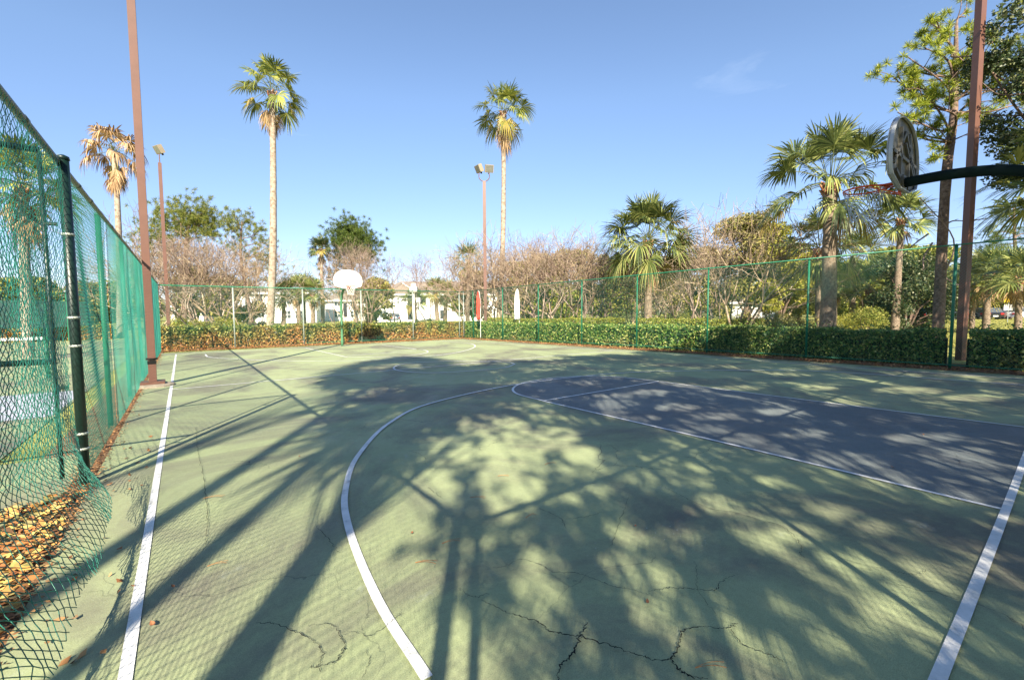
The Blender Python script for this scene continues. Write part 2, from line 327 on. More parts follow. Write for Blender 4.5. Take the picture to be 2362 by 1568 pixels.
line('three_point_arc', g2((985, 1568), (868, 1380), (803, 1215), (797, 1130), (827, 1050), (900, 975), (1000, 929), (1200, 886), (1430, 861), (1650, 855), (1897, 857), (2361, 889)), .055, .012, 16)
line('centre_circle', g2((1187, 840), (1165, 848), (1110, 854), (1050, 858), (985, 860), (925, 856), (908, 848), (935, 839), (990, 835), (1060, 833), (1130, 834), (1172, 836), (1187, 840)), .05, .0105)
line('three_point_arc', g2((473, 818), (490, 825), (600, 831), (720, 833), (850, 831), (985, 822), (1060, 812), (1095, 800), (1080, 792), (1020, 787)), .055, .0105)
line('free_throw_arc', g2((800, 824), (870, 824), (940, 821), (985, 813), (975, 807), (940, 804)), .05, .009)
line('key_line', g2((705, 803), (800, 824)), .05, .009); line('key_line', g2((880, 796), (975, 807)), .05, .009)
line('free_throw_line', g2((800, 821), (960, 809)), .045, .012)
# cracks (opened, jagged)
def c5(*p): return [((900+x*.5688)*.787, (1100+y*.5688)*.787) for x, y in p]
def c6(*p): return [((1900+x*.6008)*.787, (1050+y*.6008)*.787) for x, y in p]
CR = [(c5((900, 1170), (1050, 1235), (1190, 1280), (1260, 1330), (1400, 1355), (1560, 1400), (1640, 1430), (1757, 1462)), .010), (c5((1440, 1280), (1400, 1360), (1370, 1440), (1310, 1500), (1290, 1600)), .012),
      (c6((-20, 1465), (30, 1480), (110, 1475), (150, 1400), (165, 1340), (240, 1320), (380, 1325), (430, 1300)), .010), (c6((110, 1475), (150, 1530), (205, 1560), (290, 1580)), .012), (c6((400, 1330), (460, 1400), (600, 1460), (655, 1490)), .007),
      (c6((50, 620), (150, 670), (290, 735), (430, 760), (560, 800), (650, 825), (720, 885), (745, 930), (740, 960), (765, 980)), .006), (c6((0, 1145), (80, 1130), (180, 1130), (320, 1140), (350, 1100), (420, 1065)), .007),
      (c6((780, 935), (1000, 1000), (1200, 1045), (1300, 1060), (1390, 1030)), .004), (c5((1190, 690), (1300, 740), (1330, 790)), .007), (c5((1330, 750), (1430, 735), (1530, 710)), .005), (c5((780, 1105), (830, 1140), (880, 1150), (930, 1130)), .005),
      (c5((0, 1300), (120, 1290), (170, 1350), (195, 1400), (180, 1440), (150, 1480), (60, 1510), (0, 1520)), .006), (c5((170, 1350), (250, 1330), (330, 1350), (440, 1270), (500, 1230)), .004), (c5((960, 1000), (1020, 990), (1100, 955), (1180, 975), (1280, 1020), (1400, 1030), (1560, 1090), (1660, 1110), (1757, 1140)), .005),
      (c5((620, 580), (650, 605), (700, 640)), .005), (c5((45, 780), (110, 850), (160, 920)), .005), (c5((300, 1420), (320, 1480), (290, 1560)), .004), (c5((1660, 620), (1600, 790), (1560, 890)), .004), (c6((230, 1000), (240, 1140), (350, 1280)), .003),
      ([(452, 985), (456, 1040), (470, 1100), (478, 1180), (476, 1260)], .006), ([(590, 1440), (640, 1445), (700, 1470), (740, 1500), (735, 1560)], .007)]
mb = MB()
for P, w_ in CR:
    c = curve([G(*p)[:2] for p in P], 14); c = c+rng.normal(size=c.shape)*.005; T = nrm(np.gradient(c, axis=0)); n_ = np.stack([-T[:, 1], T[:, 0]], 1)
    ww = w_*.3*(.35+rng.random(len(c))*1.1)*np.sin(np.linspace(.12, math.pi-.12, len(c)))**.4
    for i in range(len(c)-1):
        mb.add([(*(c[i]+n_[i]*ww[i]), .0135), (*(c[i+1]+n_[i+1]*ww[i+1]), .0135), (*(c[i+1]-n_[i+1]*ww[i+1]), .0135), (*(c[i]-n_[i]*ww[i]), .0135)], [(0, 1, 2, 3)])
tag(mb.build('court_cracks', m_crack), kind='structure')
# ------------------------------------------------------------------ chain link
def chain(name, o_, u, L_, zb, zt, p, r, m, parent, disp=None, step=None, zt2=None):
    """two families of diagonal wires; disp(s,z)->offset array(3) for slack mesh"""
    o_ = A(o_, float); u = nrm(A(u, float)); Hh = zt-zb; S = []
    k = int((L_+Hh)/p)+1
    for sgn in (1, -1):
        for i in range(k):
            s0 = i*p-Hh if sgn > 0 else i*p
            za, zc = 0., Hh
            a0 = s0; a1 = s0+sgn*Hh
            t0, t1 = 0., 1.
            lo, hi = (a0, a1) if sgn > 0 else (a1, a0)
            if lo < 0:
                f = (0-a0)/(a1-a0)
                if sgn > 0: t0 = max(t0, f)
                else: t1 = min(t1, f)
            if hi > L_:
                f = (L_-a0)/(a1-a0)
                if sgn > 0: t1 = min(t1, f)
                else: t0 = max(t0, f)
            if t1-t0 < .01: continue
            nseg = 1 if step is None else max(1, int((t1-t0)*Hh*1.41/step))
            tt = np.linspace(t0, t1, nseg+1); s = a0+(a1-a0)*tt; z = zb+Hh*tt
            P = o_+np.outer(s, u); P[:, 2] = z
            if zt2 is not None: P[:, 2] = zb+(z-zb)*(zt+(zt2-zt)*s/L_-zb)/Hh
            if disp is not None: P = disp(P, s, z)
            S.append(np.c_[P[:-1], P[1:], np.full((nseg, 2), r)])
    return segs(name, np.vstack(S), m, parent)
def ntube(pts, r, n=10): return MB().tube(pts, r, n)
def post(parent, x, y, z, r, m, cap=True, z0=-.02):
    b = MB().tube([(x, y, z0), (x, y, z)], r, 12)
    if cap: b.tube([(x, y, z), (x, y, z+.03), (x, y, z+.045)], [r*1.15, r*1.05, r*.3], 12)
    return b.build('post', m, parent, True)
# --- left fence -------------------------------------------------
XL = -.87
lf = empty('chain_link_fence', (XL, 12, 0), 'tall green chain-link fence running along the left sideline beside the brown pole', 'fence')
lf.matrix_world = Matrix.Translation((0, 0, 0))
def wavy(P, s, z):
    Q = P.copy(); Y = P[:, 1]
    Q[:, 0] += (.03*np.sin(Y*1.3+z*.5)+.018*np.sin(Y*3.7+z*1.7))*np.sin(z*1.0)-.01
    return Q
chain('mesh', (XL+.03, 5.88, 0), (0, 1, 0), 2.75, .03, 3.02, .078, .0022, m_wire, lf, wavy, .2)
chain('mesh', (XL+.03, 8.65, 0), (0, 1, 0), 16.5, .03, 3.02, .070, .0020, m_wire_lit, lf, lambda P, s, z: P+(wavy(P, s, z)-P)*.35, .28)
hsh = lambda a, b: np.sin(a*12.9898+b*78.233)*43758.5453 % 1.
def flare(P, s, z):                              # slack bottom of the near panel lies out over the court
    Q = P.copy(); Y = P[:, 1]; v = 3.05-z        # length down from the rail
    edge = np.interp(Y, [-1, 1, 2.2, 2.55, 3, 3.5, 4, 4.4, 4.8, 5.3, 5.8], [.1, .1, .22, .34, .34, .37, .36, .34, .31, .15, .0])
    a = np.clip((v-2.35)/.75, 0, 1); sm = a*a*(3-2*a)
    Q[:, 0] = P[:, 0]+edge*sm*1.02+.05*np.sin(Y*1.7+z*1.1)*np.sin(z)*np.clip(v, 0, 1)
    Q[:, 2] = z+.10*a-.05*a*a*np.sin(Y*7+1)
    Q[:, 2] = np.where(a > 0, np.maximum(Q[:, 2], .05+.05*np.sin(Y*4)**2), Q[:, 2])
    Q += (np.stack([hsh(s, z), hsh(z, s), hsh(s+z, z)], 1)-.5)*A([.012, .012, .012])
    return Q
chain('mesh', (XL+.03, -.95, 0), (0, 1, 0), 6.75, .04, 3.05, .072, .0024, m_wire, lf, flare, .0467)
rb = MB().tube([(XL, y, 3.08) for y in (-1.0, 3, 9, 16, 25.2)], .028, 12)
rb.build('top_rail', m_rail, lf, True)
for y in (3.95, 4.75, 6.8, 7.6, 9.6, 10.6, 12.5): MB().tube([(XL, y-.04, 3.08), (XL, y+.04, 3.08)], .033, 12).build('rail_sleeve', m_rail, lf, True)
post(lf, XL-.06, -1.0, 3.14, .045, m_dkgreen); post(lf, XL+.05, -1.13, 3.05, .03, m_dkgreen)  # second unseen post is added to widen the corner post shadow
post(lf, XL+.04, 5.83, 3.10, .042, m_dkgreen)
for y in (8.65, 11.6, 15.0, 18.05, 20.4, 22.7): post(lf, XL-.05, y, 3.08, .033, m_green)
post(lf, XL-.03, 25.2, 3.12, .04, m_green)
for z in (.35, .5, 1.35, 1.62, 2.4): MB().tube([(XL+.04, 5.83, z), (XL+.04, 5.83, z+.022)], .047, 12).build('tension_band', m_galv, lf, True)
ntube([(XL+.035, 5.80, .05), (XL+.035, 5.80, 3.0)], .007, 6).build('tension_bar', m_dkgreen, lf)
# --- back fence behind the camera (its shadow falls on the court)
bf = empty('chain_link_fence', (0, 0, 0), 'chain-link fence behind the near baseline, closing the court', 'fence')
chain('mesh', (XL, -1.05, 0), (1, 0, 0), 18.4, .03, 3.02, .07, .0022, m_wire, bf)
ntube([(XL, -1.05, 3.08), (17.6, -1.05, 3.08)], .028).build('top_rail', m_green, bf, True)
for x in np.arange(2.1, 17.7, 3.05): post(bf, x, -1.09, 3.08, .03, m_green)
# --- gate/cross fence at the terminal post
gt = empty('tennis_court_gate', (0, 0, 0), 'dark green chain-link gate and cross fence going left from the thick terminal post', 'gate')
chain('mesh', (-4.6, 5.86, 0), (1, 0, 0), 3.62, .05, 3.14, .074, .0022, m_wire, gt, lambda P, s, z: P+np.c_[np.zeros(len(s)), .02*np.sin(s*3+z*2), np.zeros(len(s))], .3)
ntube([(-4.6, 5.84, 3.16), (-.98, 5.84, 3.16)], .027).build('top_rail', m_dkgreen, gt, True)
ntube([(-4.6, 5.84, 1.24), (-.98, 5.84, 1.22)], .027).build('middle_rail', m_dkgreen, gt, True)
ntube([(-.985, 5.84, .1), (-.985, 5.84, 3.14)], .017).build('gate_stile', m_dkgreen, gt, True)
ntube([(-4.6, 5.84, .0), (-4.6, 5.84, 3.14)], .03).build('post', m_dkgreen, gt, True)
for z in (.97, 2.5): MB().tube([(-.985, 5.84, z), (-.90, 5.83, z)], .018, 8).build('hinge', m_dkgreen, gt)
# --- far fence
FY = lambda x: 25.35-.035*(x+.9)
ff = empty('chain_link_fence', (0, 0, 0), 'far chain-link fence with pale posts behind the far hoop', 'fence')
L_ = math.hypot(15.6, .55)
chain('mesh', (-.9, 25.35, 0), (15.6, -.55, 0), L_, .05, 2.97, .07, .0019, m_wire, ff)
ntube([(-.9, 25.35, 3.0), (14.7, 24.8, 3.03)], .024).build('top_rail', m_green, ff, True)
ntube([(5.2, FY(5.2)-.03, .12), (14.7, 24.78, .1)], .013).build('bottom_rail', m_green, ff, True)
for px, m_ in ((540, m_galv), (700, m_galv), (834, m_galv), (953, m_galv), (1060, m_galv)):
    d = ray(px, 740); a = d[0]/d[1]; y = (25.35-.9*.035)/(1+.035*a); post(ff, a*y, y+.04, 3.0, .035, m_)
# --- right fence
rf = empty('chain_link_fence', (0, 0, 0), 'green chain-link fence along the right side of the court in front of the hedge', 'fence')
R0 = A([14.75, 24.9, 0]); R1 = A([17.25, 2.2, 0]); R2 = R1+(R1-R0)*.15; LR = np.linalg.norm(R2-R0)
chain('mesh', R0, R2-R0, LR, .08, 3.02, .072, .0019, m_wire, rf, None, 3., 3.46)
ntube([(*R0[:2], 3.05), (*R2[:2], 3.52)], .021, 12).build('top_rail', m_green, rf, True)
ntube([(*(R0[:2]), .09), (*(R0+(R2-R0)*.5)[:2], .16), (*R2[:2], .08)], .014).build('bottom_rail', m_green, rf, True)
for px in (1068, 1090, 1158, 1240, 1340, 1467, 1630, 1860, 2195):
    d = ray(px, 740); a = d[0]/d[1]; tt_ = (R0[0]-a*R0[1])/(a*(R1-R0)[1]-(R1-R0)[0]); q = R0+(R1-R0)*tt_
    post(rf, q[0]+.04, q[1], 3.05+.4*max(0, tt_), .031 if px < 2000 else .038, m_green if px != 1068 else m_galv)
post(rf, R2[0]+.04, R2[1], 3.52, .04, m_green)
# ------------------------------------------------------------------ hedges
def hedge_pts(P0, P1, w_, h_, n, wob=.07):
    P0 = A(P0, float); P1 = A(P1, float); u = P1-P0; Ln = np.linalg.norm(u); u = u/Ln; v = A([-u[1], u[0]])
    s = rng.random(n)*Ln; q = rng.random(n); per = rng.random(n)*(2*h_+w_)
    y = np.where(per < h_, -w_/2, np.where(per > h_+w_, w_/2, per-h_-w_/2)); z = np.where(per < h_, per, np.where(per > h_+w_, per-h_-w_, h_))
    bump = wob*(np.sin(s*2.3)+np.sin(s*5.1+2)+np.sin(s*.9+1))*.6; dep = rng.exponential(.05, n)
    y = y*(1+bump/w_)-np.sign(y)*dep*(np.abs(y) > w_*.49); z = z+(z >= h_*.98)*(bump*.6-dep+rng.random(n)*.03)
    y += rng.normal(size=n)*.03; z = np.maximum(z+rng.normal(size=n)*.02, .02)
    st = rng.random(n) < .03; y = y+st*np.sign(y)*rng.random(n)*.18; z = z+st*(z > h_*.8)*rng.random(n)*.25
    return np.c_[P0[0]+u[0]*s+v[0]*y, P0[1]+u[1]*s+v[1]*y, z], (P0, u, v, Ln)
def hedge(name, P0, P1, w_, h_, n, m, label, size=.075):
    C, (P0, u, v, Ln) = hedge_pts(P0, P1, w_, h_, n)
    o = empty(name, (0, 0, 0), label, 'hedge')
    cards('foliage', C, size*(.6+rng.random(len(C))*.8), m, o, .6)
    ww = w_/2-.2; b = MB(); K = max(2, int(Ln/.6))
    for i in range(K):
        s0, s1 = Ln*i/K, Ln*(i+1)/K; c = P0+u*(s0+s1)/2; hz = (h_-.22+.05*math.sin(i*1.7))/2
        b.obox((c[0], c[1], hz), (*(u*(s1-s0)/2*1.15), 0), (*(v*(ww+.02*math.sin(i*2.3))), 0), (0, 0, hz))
    b.build('shade_core', m_core, o)  # plain dark box blocks see-through, inner shade put into its colour
    S = []
    for i in range(int(n/220)):
        s_ = rng.random()*Ln; sd = rng.choice([-1, 1]); p = P0+u*s_+v*sd*(ww+.03); q = p+u*rng.normal()*.25+v*sd*.08
        S.append([p[0], p[1], .0, q[0], q[1], h_*(.4+.6*rng.random()), .008, .003])
    segs('stems', S, m_twig, o)
    return o
hedge('hedge', (-1.0, 26.35), (15.6, 25.9), 1.1, 1.04, 42000, m_hedge1, 'clipped hedge with rusty brown leaves behind the far fence and far hoop', .105)
hedge('hedge', (15.75, 25.7), (17.58, 9.0), 1.15, 1.0, 42000, m_hedge2, 'green clipped hedge outside the right fence, sunlit', .10)
hedge('hedge', (17.6, 9.0), (18.35, 2.55), 1.15, 1.0, 36000, m_hedge2, 'dark shaded hedge outside the right fence, left of the brown pole')
hedge('hedge', (18.43, 2.05), (18.95, -3.), 1.3, 1.0, 26000, m_hedge2, 'dark shaded hedge at the right edge, right of the brown pole')
# ground litter
def litter(name, C, label, size=.07, m=m_litter):
    return tag(cards(name, C, size*(.6+.8*rng.random(len(C))), m, None, .6, flat=.25), label, 'leaf litter', kind='stuff')
n = 10000; x = rng.random(n)*15.6-.9; C = np.c_[x, FY(x)-.15+rng.normal(size=n)*.33-rng.exponential(.12, n), np.full(n, .02)+rng.random(n)*.03]; C = C[C[:, 1] > 23.5]
litter('leaf_litter', C, 'rust-coloured fallen leaves along the foot of the far fence')
n = 9000; y = 25-rng.random(n)*26.5; C = np.c_[FX(y)-.1+rng.normal(size=n)*.2-rng.exponential(.12, n), y, .02+rng.random(n)*.03]; litter('leaf_litter', C, 'brown leaves and pine straw along the foot of the right fence', .06)
n = 6000; y = rng.random(n)*23; C = np.c_[XL+rng.normal(size=n)*.07, y, .01+rng.random(n)*.02]; litter('leaf_litter', C, 'thin line of debris under the left fence', .03)
n = 170; C = np.c_[XL+.6*rng.random(n)**2-.1, 1.6+rng.random(n)*6, .012+rng.random(n)*.01]; litter('leaf_litter', C, 'scattered leaf scraps blown onto the court edge at lower left', .045)
n = 1700; C = np.c_[XL-.04-rng.exponential(.26, n)+.14*rng.random(n)**2, 1.6+rng.random(n)*3.9, .01+rng.random(n)*.05]; litter('leaf_litter', C, 'orange and yellow leaves piled under the slack mesh at lower left', .075, m_litter2)
# scattered debris on the court
lbl = ['small curled brown leaf on the court', 'long orange pine needle lying on the court']
k = 0
spots = [(400, 1358, 0), (500, 1308, 1), (1040, 1256, 1), (980, 1305, 1), (1100, 1153, 1), (1160, 1102, 1), (490, 1152, 1), (1493, 1394, 0), (2058, 1080, 0), (1270, 1073, 1), (1225, 1195, 1), (308, 1357, 0), (2130, 1005, 0), (352, 1445, 0), (1640, 1550, 1), (950, 1233, 0), (1465, 1217, 0), (1105, 870, 0), (690, 1055, 0)]
def needle():
    b = MB(); P = [A([t_-.5, .12*math.sin(t_*2), .004+.01*math.sin(t_*3)])*A([.19, .19, 1]) for t_ in np.linspace(0, 1, 6)]
    b.tube(P, .0018, 4); b.tube([p+A([0, .008*i, 0.002]) for i, p in enumerate(P)], .0016, 4); return b
m_pn = mat('dry_needle', (.40, .18, .06), .8); m_lf = mat('dry_leaf', (.30, .13, .06), .7, .3, 20)
nd = needle().build('pine_needle', m_pn)
lf0 = MB().add([(-.03, 0, .012), (-.01, .012, .004), (.01, .013, .006), (.035, 0, .018), (.01, -.013, .012), (-.01, -.012, .01), (0, 0, .001)], [(0, 1, 6), (1, 2, 6), (2, 3, 6), (3, 4, 6), (4, 5, 6), (5, 0, 6)]).build('fallen_leaf', m_lf)
where = {(400, 1358): 'small red-orange leaf right of the left sideline', (1493, 1394): 'tiny orange leaf on the shaded court left of the bottom-right corner', (2058, 1080): 'dry brown leaf below the key line at right', (308, 1357): 'dark leaf stuck to the left sideline', (2130, 1005): 'small leaf inside the blue key at right', (352, 1445): 'dark leaf just right of the left sideline near the bottom', (950, 1233): 'small dry leaf left of the fence-post shadow', (1465, 1217): 'dark speck of leaf in the middle of the shaded court', (1105, 870): 'tiny leaf beyond the near three-point arc', (690, 1055): 'tiny leaf in the sunny patch left of the three-point arc',
         (500, 1308): 'pine needle left of the near three-point arc', (1040, 1256): 'orange pine needle lying across the post shadow top', (980, 1305): 'longest orange pine needle, left of the post shadow', (1100, 1153): 'pine needle in the bright patch above the post shadow', (1160, 1102): 'pine needle in the topmost bright patch of the arc', (490, 1152): 'straw needle between the sideline and the arc', (1270, 1073): 'faint pine needle in the shade inside the arc', (1225, 1195): 'brown pine needle right of the post shadow', (1640, 1550): 'brown pine needle at the bottom edge of the photo'}
for i, (px, py, kd) in enumerate(spots):
    src = nd if kd else lf0; o = src if (kd and i == 1) or (not kd and i == 0) else src.copy()
    if o is not src: COL.objects.link(o)
    g = G(px, py); o.location = (g[0], g[1], .014); o.rotation_euler = (0, 0, random.random()*6.28 if kd == 0 else -.9+random.random()*.8); s_ = random.uniform(.55, .9); o.scale = (s_, s_, .7)
    tag(o, where[(px, py)], 'pine needle' if kd else 'leaf', 'pine needles fallen on the court' if kd else 'leaves fallen on the court')
# ------------------------------------------------------------------ hoops
def hoop(name, loc, rz, label, zr, armh, arm_m, net_m, zoff=1.):
    """local: board faces +Y, board front at y=0, rim centre at y=.38, z relative to rim zr"""
    t = empty(name, loc, label, 'basketball hoop', 'basketball hoops on the court', rz)
    half = [(0, -.10), (.20, -.10), (.24, -.095), (.40, -.05), (.58, .0), (.615, .015), (.66, .10), (.685, .20), (.69, .28), (.665, .42), (.60, .55), (.50, .66), (.36, .745), (.19, .79), (0, .80)]
    pts_ = curve([(a, b) for a, b in half], 4); out_ = [tuple(p) for p in pts_]+[(-p[0], p[1]) for p in pts_[::-1]][1:-1]
    out_ = [(a, b+zr) for a, b in out_]
    MB().prism(out_, (1, 0, 0), (0, 0, 1), (0, -.012, 0), (0, .012, 0)).build('backboard_face', m_board, t)
    MB().prism(out_, (1, 0, 0), (0, 0, 1), (0, -.018, 0), (0, .0055, 0)).build('backboard_back', m_alu, t)
    e = MB(); k_ = len(out_)                    # rolled flange around the edge, behind
    for i in range(k_):
        a, b = out_[i], out_[(i+1) % k_]
        c_ = (0, .35+zr); ai = tuple(c_[j]+(a[j]-c_[j])*.965 for j in (0, 1)); bi = tuple(c_[j]+(b[j]-c_[j])*.965 for j in (0, 1))
        e.add([(a[0], 0.002, a[1]), (b[0], 0.002, b[1]), (b[0], -.055, b[1]), (a[0], -.055, a[1]), (ai[0], -.055, ai[1]), (bi[0], -.055, bi[1]), (ai[0], -.03, ai[1]), (bi[0], -.03, bi[1])], [(0, 1, 2, 3), (3, 2, 5, 4), (4, 5, 7, 6)])
    e.build('edge_flange', mat('flange', (.42, .44, .47), .45, .1, metal=.2), t)
    rbs = MB()
    for (a, b, c_, d_) in ((-.52, .16, 0, .64), (.52, .16, 0, .64), (-.56, .30, .56, .30), (-.20, -.06, -.20, .66), (.20, -.06, .20, .66), (0, .5, .5, .1), (-.4, .1, 0, -.05), (.4, .1, 0, -.05)):
        p = A([a, -.032, b+zr]); q = A([c_, -.032, d_+zr]); d = nrm(q-p)
        rbs.obox((p+q)/2, (q-p)/2, np.cross(d, (0, 1., 0))*.02, (0, .016, 0))
    rbs.build('stiffening_rib', m_alu, t)
    R_ = .2286; yc = .15+R_; ring = [(R_*math.cos(a), yc+R_*math.sin(a), zr) for a in np.linspace(0, 2*math.pi, 49)]
    MB().tube(ring, .0115, 8, False).tube([(p[0]*1.0, p[1], zr-.03) for p in ring[2:-2]], .005, 6).build('rim', m_orange, t, True)
    MB().tube([(.17, .22, zr), (.05, 0, zr-.002)], .008, 6).tube([(-.17, .22, zr), (-.05, 0, zr-.002)], .008, 6).tube([(.19, .27, zr-.02), (.07, 0.0, zr-.13)], .007, 6).tube([(-.19, .27, zr-.02), (-.07, 0, zr-.13)], .007, 6)\
        .add([(-.09, .004, zr-.15), (.09, .004, zr-.15), (.09, .004, zr+.02), (-.09, .004, zr+.02), (-.13, .17, zr+.005), (.13, .17, zr+.005)], [(0, 1, 2, 3), (3, 2, 5, 4)]).build('rim_bracket', m_orange, t)
    S = []; K = 12; lev = [(0., R_), (.10, .205), (.19, .18), (.27, .16), (.34, .145), (.42, .14)]
    P = lambda a, l_: A([lev[l_][1]*math.cos(a), yc+lev[l_][1]*math.sin(a), zr-.012-lev[l_][0]])
    for i in range(K):
        for l_ in range(5):
            a0 = (i+.5*(l_ % 2))*2*math.pi/K
            for sg in (-.5, .5):
                if True:
                    j = rng.normal(size=3)*.004; S.append([*(P(a0, l_)+j*0), *(P(a0+sg*2*math.pi/K, l_+1)), .0045, .0045])
    segs('net', S, net_m, t, 4)
    # gooseneck support: arm from the back of the board, then a curved post
    arm = curve([(0, -.03*zoff, zr+armh), (0, -.45*zoff, zr+armh+.0), (0, -.85*zoff, zr+armh-.05), (0, -1.15*zoff, zr+armh-.16), (0, -1.42*zoff, zr+armh-.40), (0, -1.57*zoff, zr+armh-.85), (0, -1.6*zoff, zr-1.4), (0, -1.6*zoff, 0)], 6)
    MB().tube(arm, .062, 16).build('gooseneck_post', arm_m, t, True)
    MB().box((-.09, -.05, zr+armh-.10), (.09, -.034, zr+armh+.09)).build('mounting_plate', m_alu, t)
    return t
hoop('basketball_hoop', (7.58, 1.56, 0), 0, 'near hoop seen from behind, grey backboard back on a dark curved arm at right', 3.31, .0, m_arm, m_cord)
hoop('basketball_hoop', (6.47, 21.75, 0), math.pi, 'far hoop with a white fan-shaped backboard on a green post', 2.98, -.05, m_pgreen, m_cordw, .8)
# ------------------------------------------------------------------ light poles
def bpole(px, D, ytop, w_, label, heads, zt=None, basey=0, rz=None, loc=None, foot=False):
    b = base(px, D) if loc is None else A(loc, float)
    top = zt if zt else pt(px, ytop, D)[2]
    t = empty('light_pole', (b[0], b[1], 0), label, 'light pole', 'brown square court light poles', rz if rz is not None else 0)
    MB().prism([(-w_/2, -w_/2), (w_/2, -w_/2), (w_/2, w_/2), (-w_/2, w_/2)], (1, 0, 0), (0, 1, 0), (0, 0, -.05), (0, 0, top+.05)).build('shaft', m_brown, t)
    if foot:
        MB().box((-.22, -.22, 0), (.22, .22, .12)).build('base_plate', m_brown, t)
        MB().tube([(0, 0, -.02), (0, 0, .04), (0, 0, .065)], [.42, .40, .3], 18).build('concrete_footing', m_conc, t)
        MB().tube([(0, 0, .52), (0, 0, .60)], w_*.78, 4).tube([(0, 0, .62), (0, 0, .66)], w_*.76, 10).build('cable_strap', m_black, t)
    for (dx, tilt, az) in heads:
        arm = curve([(0, 0, top-.02), (dx*.55, 0, top+.04), (dx, 0, top+.22), (dx, 0, top+.55)], 5)
        MB().tube(arm, .03, 8).build('arm', m_brown, t, True)
        c_ = A([dx, 0, top+.80]); f = A([math.cos(az)*math.cos(tilt), math.sin(az)*math.cos(tilt), math.sin(tilt)]); s_ = nrm(np.cross(f, (0, 0, 1.))); u_ = np.cross(s_, f)
        h_ = MB().obox(c_, f*.13, s_*.27, u_*.24).build('lamp_head', m_lamp, t)
        MB().obox(c_+f*.135, f*.01, s_*.24, u_*.21).build('lens', m_lampglass, h_)
        MB().obox(c_-u_*.28-f*.05, f*.05, s_*.03, u_*.06).build('bracket', m_black, t)
    return t
bpole(353, 0, 0, .145, 'nearest brown square light pole, standing just inside the left fence', [], zt=11.3, loc=(-.62, 13.05, 0), foot=True)
bpole(391, 27, 385, .175, 'brown light pole with one floodlight, behind the far left corner of the court', [(.0, -.5, 3.6)], rz=0.)
bpole(1120, 29, 425, .20, 'brown light pole with twin floodlights beside the middle palm', [(-.33, -.45, 3.7), (.33, -.35, 4.9)], rz=-.6)
bpole(2214, 14.4, 0, .19, 'brown light pole between the two dark hedges at right', [], zt=12.2, rz=-.5)
# ------------------------------------------------------------------ palms
def fan(o_, az, el, lp, lf_, nl=30, spread=2.25, droop=.35, wid=.055, fold=.25, hang=0.):
    """returns leaflet strips (n,8,3) and petiole segs"""
    o_ = A(o_, float); d = A([math.cos(az)*math.cos(el), math.sin(az)*math.cos(el), math.sin(el)])
    P = [o_]; S = []
    for i in range(5):
        d = nrm(d+A([0, 0, -.09-hang*.25])*lp/1.2); q = P[-1]+d*lp/5; S.append([*P[-1], *q, .022-.002*i, .020-.002*i]); P.append(q)
    c = P[-1]; s = nrm(np.cross(d, (0, 0, 1.))+1e-6); nn = np.cross(s, d); roll = rng.normal()*.35; s, nn = s*math.cos(roll)+nn*math.sin(roll), nn*math.cos(roll)-s*math.sin(roll)
    a = np.linspace(-spread, spread, nl)+rng.normal(size=nl)*.02; ca = np.cos(a)[:, None]; sa = np.sin(a)[:, None]
    ld = nrm(ca*d+sa*s+nn*(np.abs(sa)*fold)); Ln = lf_*(1-.22*(np.abs(a)/spread)**1.5)*(1+rng.normal(size=nl)*.05); perp = nrm(np.cross(ld, nn))
    T = [0.02, .5, .78, 1.]; W = [.004, None, wid*.6, .004]; V = np.empty((nl, 8, 3)); da = 2*spread/nl
    rd = droop*(1+rng.normal(size=nl)*.3)
    for k_, t_ in enumerate(T):
        p = c+ld*(Ln*t_)[:, None]; sag = (np.clip(t_-.3, 0, 1)**1.7)*Ln*rd
        p = p+A([0, 0, -1.])*sag[:, None]-ld*(sag*.35*np.clip(rd, 0, 1))[:, None]
        wv = min(wid, da*lf_*.5*.5) if W[k_] is None else W[k_]
        V[:, 2*k_] = p+perp*wv; V[:, 2*k_+1] = p-perp*wv
    return V, S
def fanmesh(name, L_, m, parent):
    V = np.concatenate(L_).reshape(-1, 8, 3); n_ = len(V); f = A([(0, 1, 3, 2), (2, 3, 5, 4), (4, 5, 7, 6)])
    return mesh(name, V.reshape(-1, 3), (f[None]+(np.arange(n_)*8)[:, None, None]).reshape(-1, 4), m, parent)
def trunkmesh(P, R, m, parent, n=14, rings=True, jit=.03, name='trunk'):
    c = curve(P, 10); r = np.interp(np.linspace(0, 1, len(c)), np.linspace(0, 1, len(R)), R); r = r*(1+rng.normal(size=len(r))*jit)
    return MB().tube(c, list(r), n).build(name, m, parent, True)
